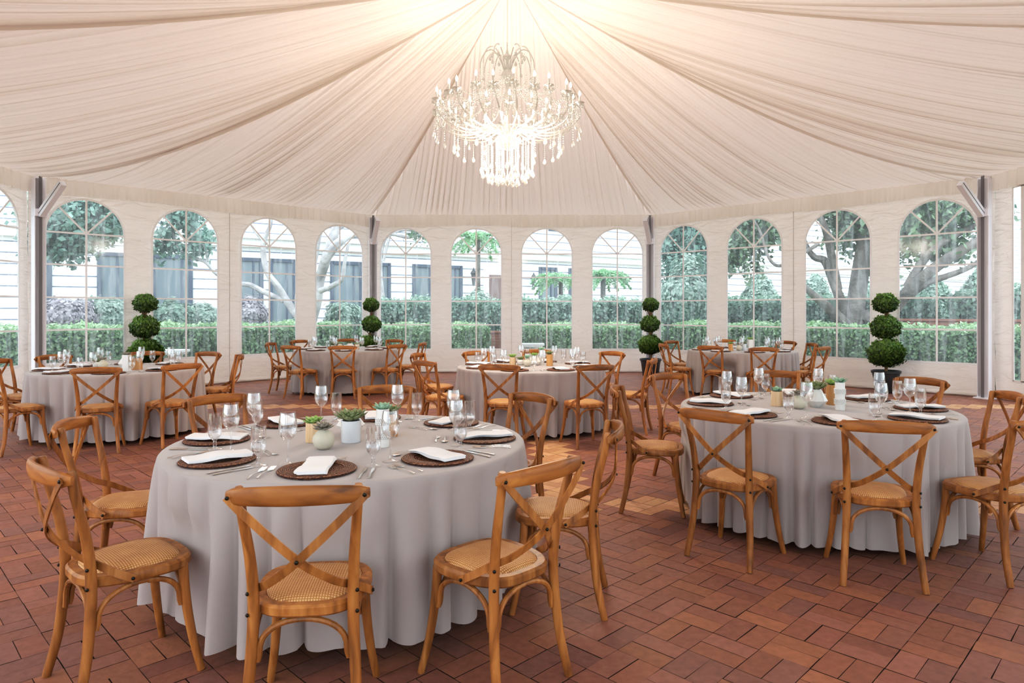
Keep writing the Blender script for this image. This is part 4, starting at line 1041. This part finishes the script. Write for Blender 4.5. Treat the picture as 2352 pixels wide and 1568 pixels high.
def tree_fern(px,yc,Y,wpx,seed,label,lean=0):
    c=at(px,yc,Y); r=empty('tree_fern',(c.x-lean,Y,0)); tag(r,label,'tree fern','tree ferns beyond the back windows'); off=Vector((c.x-lean,Y,0))
    b=MB(); b.tube(bez([(0,0,-.02),(lean*.4,0,c.z*.4),(lean,0,c.z)],5),[.13]*6+[.09]*5,8); link('trunk',b.mesh('trunk',M['bark']),r)
    rng=np.random.default_rng(seed); P=[];Dn=[]; L=wpx/2/F*Y*1.15
    for k in range(22):
        a=2*PI*k/22+rng.uniform(-.1,.1); up=rng.uniform(.2,.75)
        for t in np.linspace(.08,1,34):
            x=L*t; z=L*(up*t*1.1-.85*t*t); w=.16*L*math.sin(PI*min(1,t*.9+.1))
            for s in np.linspace(-1,1,7): P.append((lean+x*math.cos(a)-s*w*math.sin(a),x*math.sin(a)+s*w*math.cos(a),c.z+z-abs(s)*w*.35)); Dn.append((0,0,1))
    P=np.array(P)+rng.normal(0,.015,(len(P),3)); me=leaf_mesh('fronds',M['fern'],P,np.array(Dn,float),.06,rng.uniform(0,1,len(P)),elong=2.2,seed=seed); link('fronds',me,r)
tree_fern(1098,548,26,125,1,'tree fern with a slim trunk in the second back window')
tree_fern(1288,640,27.2,120,2,'wide pale tree fern above the hedge in the third back window')
tree_fern(1385,632,24,110,3,'tree fern with upright fronds in the fourth back window')
# building
def building():
    dx,dy=1/math.hypot(1,.6),.6/math.hypot(1,.6); P0=Vector((-10.05,27,0))
    ang=math.atan2(.6,1); r=empty('white_building',P0,ang); tag(r,'long white stone building with tall grey windows beyond the garden','building')
    b=MB(); b.box((30,4,6),(130,8,12)); link('facade_wall',b.mesh('facade_wall',M['facade'],False),r)
    b=MB(); b.box((30,-.12,4.15),(130,.3,.32)); b.box((30,-.2,4.36),(130,.5,.1)); link('cornice',b.mesh('cornice',M['cornice'],False),r)
    def s_of(px):
        k=(px-CX)/F; Y=(27+.6*10.05)/(1-.6*k); X=k*Y; return (X+10.05)*math.hypot(1,.6)
    for a,c,z0,z1 in ((60,114,.9,3.5),(228,292,.9,3.5),(352,438,.9,3.5),(545,600,.9,3.5),(622,676,.9,3.5),(762,828,.9,3.5),(852,893,.9,3.5),(950,1000,.9,3.5),(1020,1058,.9,3.5),(1240,1276,1.2,3.6),(1308,1345,1.2,3.6),(1262,1292,5.6,7.2),(1308,1345,5.6,7.2)):
        sa,sb=s_of(a),s_of(c); w=sb-sa; m=(sa+sb)/2
        f=MB(); zc=(z0+z1)/2;h=z1-z0
        for x in (-w/2,w/2): f.box((m+x,-.03,zc),(.14,.12,h+.14))
        for z in (z0,z1): f.box((m,-.03,z),(w,.12,.14))
        f.box((m+w*.5-.3,-.02,zc),(.08,.06,h)); wf=link('window_frame',f.mesh('window_frame',M['bwin_frame'],False),r)
        g=MB(); g.box((m,-.012,zc),(w,.02,h)); link('window_glass',g.mesh('window_glass',M['bwin'],False),wf)
    sa,sb=s_of(1122),s_of(1149); g=MB(); g.box(((sa+sb)/2,-.05,1.6),(sb-sa,.08,3.2)); link('door',g.mesh('door',M['bdoor'],False),r)
    g=MB(); g.box(((sa+sb)/2,-.04,1.65),(sb-sa+.6,.06,3.6)); link('door_surround',g.mesh('door_surround',M['cornice'],False),r)
building()
def brick_wall(name,x0,x1,y,z,deg,label):
    b=MB(); n=int((x1-x0)/.22)
    for row in range(int(z/.08)):
        b.box(((x0+x1)/2,y,.035+row*.08),(x1-x0-.02*(row%2),.2,.068))
    b.box(((x0+x1)/2,y,z/2),(x1-x0-.05,.17,z)); b.box(((x0+x1)/2,y,z+.02),(x1-x0+.04,.26,.05))
    o=link(name,b.mesh(name,M['brick_wall'],False)); o.matrix_world=side_mat(deg); tag(o,label,'wall')
brick_wall('garden_brick_border',-2.9,3.4,AP+3.7,.82,0,'low red brick garden border behind the gap in the back hedge')
brick_wall('garden_brick_border',.6,4.4,AP+4.3,1.22,315,'low red brick garden border behind the hedge on the right')
def bench(px,py,Y,label):
    c=at(px,py,Y); r=empty('stone_bench',(c.x,Y,-.02)); tag(r,label,'bench','white stone benches outside')
    b=MB(); z=c.z; b.box((0,0,z-.02),(.74,.4,.05)); b.box((0,0,z-.065),(.66,.34,.05)); link('slab',b.mesh('slab',M['white_stone'],False),r)
    for s in (-1,1):
        b=MB(); b.lathe([(.10,0),(.10,.05),(.07,.09),(.06,z*.5),(.08,z-.13),(.10,z-.09)],12,(s*.22,0,0),cap=True); link('pedestal',b.mesh('pedestal',M['white_stone']),r)
bench(1216,787,16.9,'white stone bench outside the third back window'); bench(385,801,13.9,'white stone bench outside the second left window')
def lantern(px,py,label):
    k=(px-CX)/F; Y=(27+.6*10.05)/(1-.6*k)-.35; c=at(px,py,Y); r=empty('wall_lantern',c); tag(r,label,'lantern','dark wall lanterns on the building')
    b=MB(); b.lathe([(.0005,-.35),(.06,-.3),(.12,.2),(.16,.25),(.06,.42),(.0005,.55)],6); link('cage',b.mesh('cage',M['dark'],False),r)
    b=MB(); b.tube([(0,0,.1),(-.05,.2,.15),(-.12,.5,.0)],.03,6); link('bracket',b.mesh('bracket',M['dark']),r)
lantern(1088,640,'dark wall lantern on the white building near the brown door'); lantern(1226,650,'dark wall lantern on the white building in the third back window')
# ------------------------------------------------------------------ light
w=bpy.data.worlds.new('World'); SC.world=w; w.use_nodes=True; nt=w.node_tree; bg=nt.nodes['Background']
tc=nt.nodes.new('ShaderNodeTexCoord'); sx=nt.nodes.new('ShaderNodeSeparateXYZ'); nt.links.new(tc.outputs['Generated'],sx.inputs[0])
rp=nt.nodes.new('ShaderNodeValToRGB'); nt.links.new(sx.outputs[2],rp.inputs[0])
rp.color_ramp.elements[0].position=0; rp.color_ramp.elements[0].color=(.86,.93,1,1); rp.color_ramp.elements[1].position=.6; rp.color_ramp.elements[1].color=(.93,.96,1,1)
nt.links.new(rp.outputs[0],bg.inputs[0]); bg.inputs[1].default_value=3.0
SC.view_settings.view_transform='Standard'; SC.view_settings.look='None'; SC.view_settings.exposure=.3
vs=SC.view_settings; vs.use_curve_mapping=True; cm=vs.curve_mapping; cv=cm.curves[3]
cv.points.new(.08,.060); cv.points.new(.42,.43); cm.update()
SC.cycles.max_bounces=8; SC.cycles.diffuse_bounces=4; SC.cycles.transparent_max_bounces=24; SC.cycles.caustics_reflective=False; SC.cycles.caustics_refractive=False
SC.cycles.sample_clamp_indirect=4
bpy.context.view_layer.update()
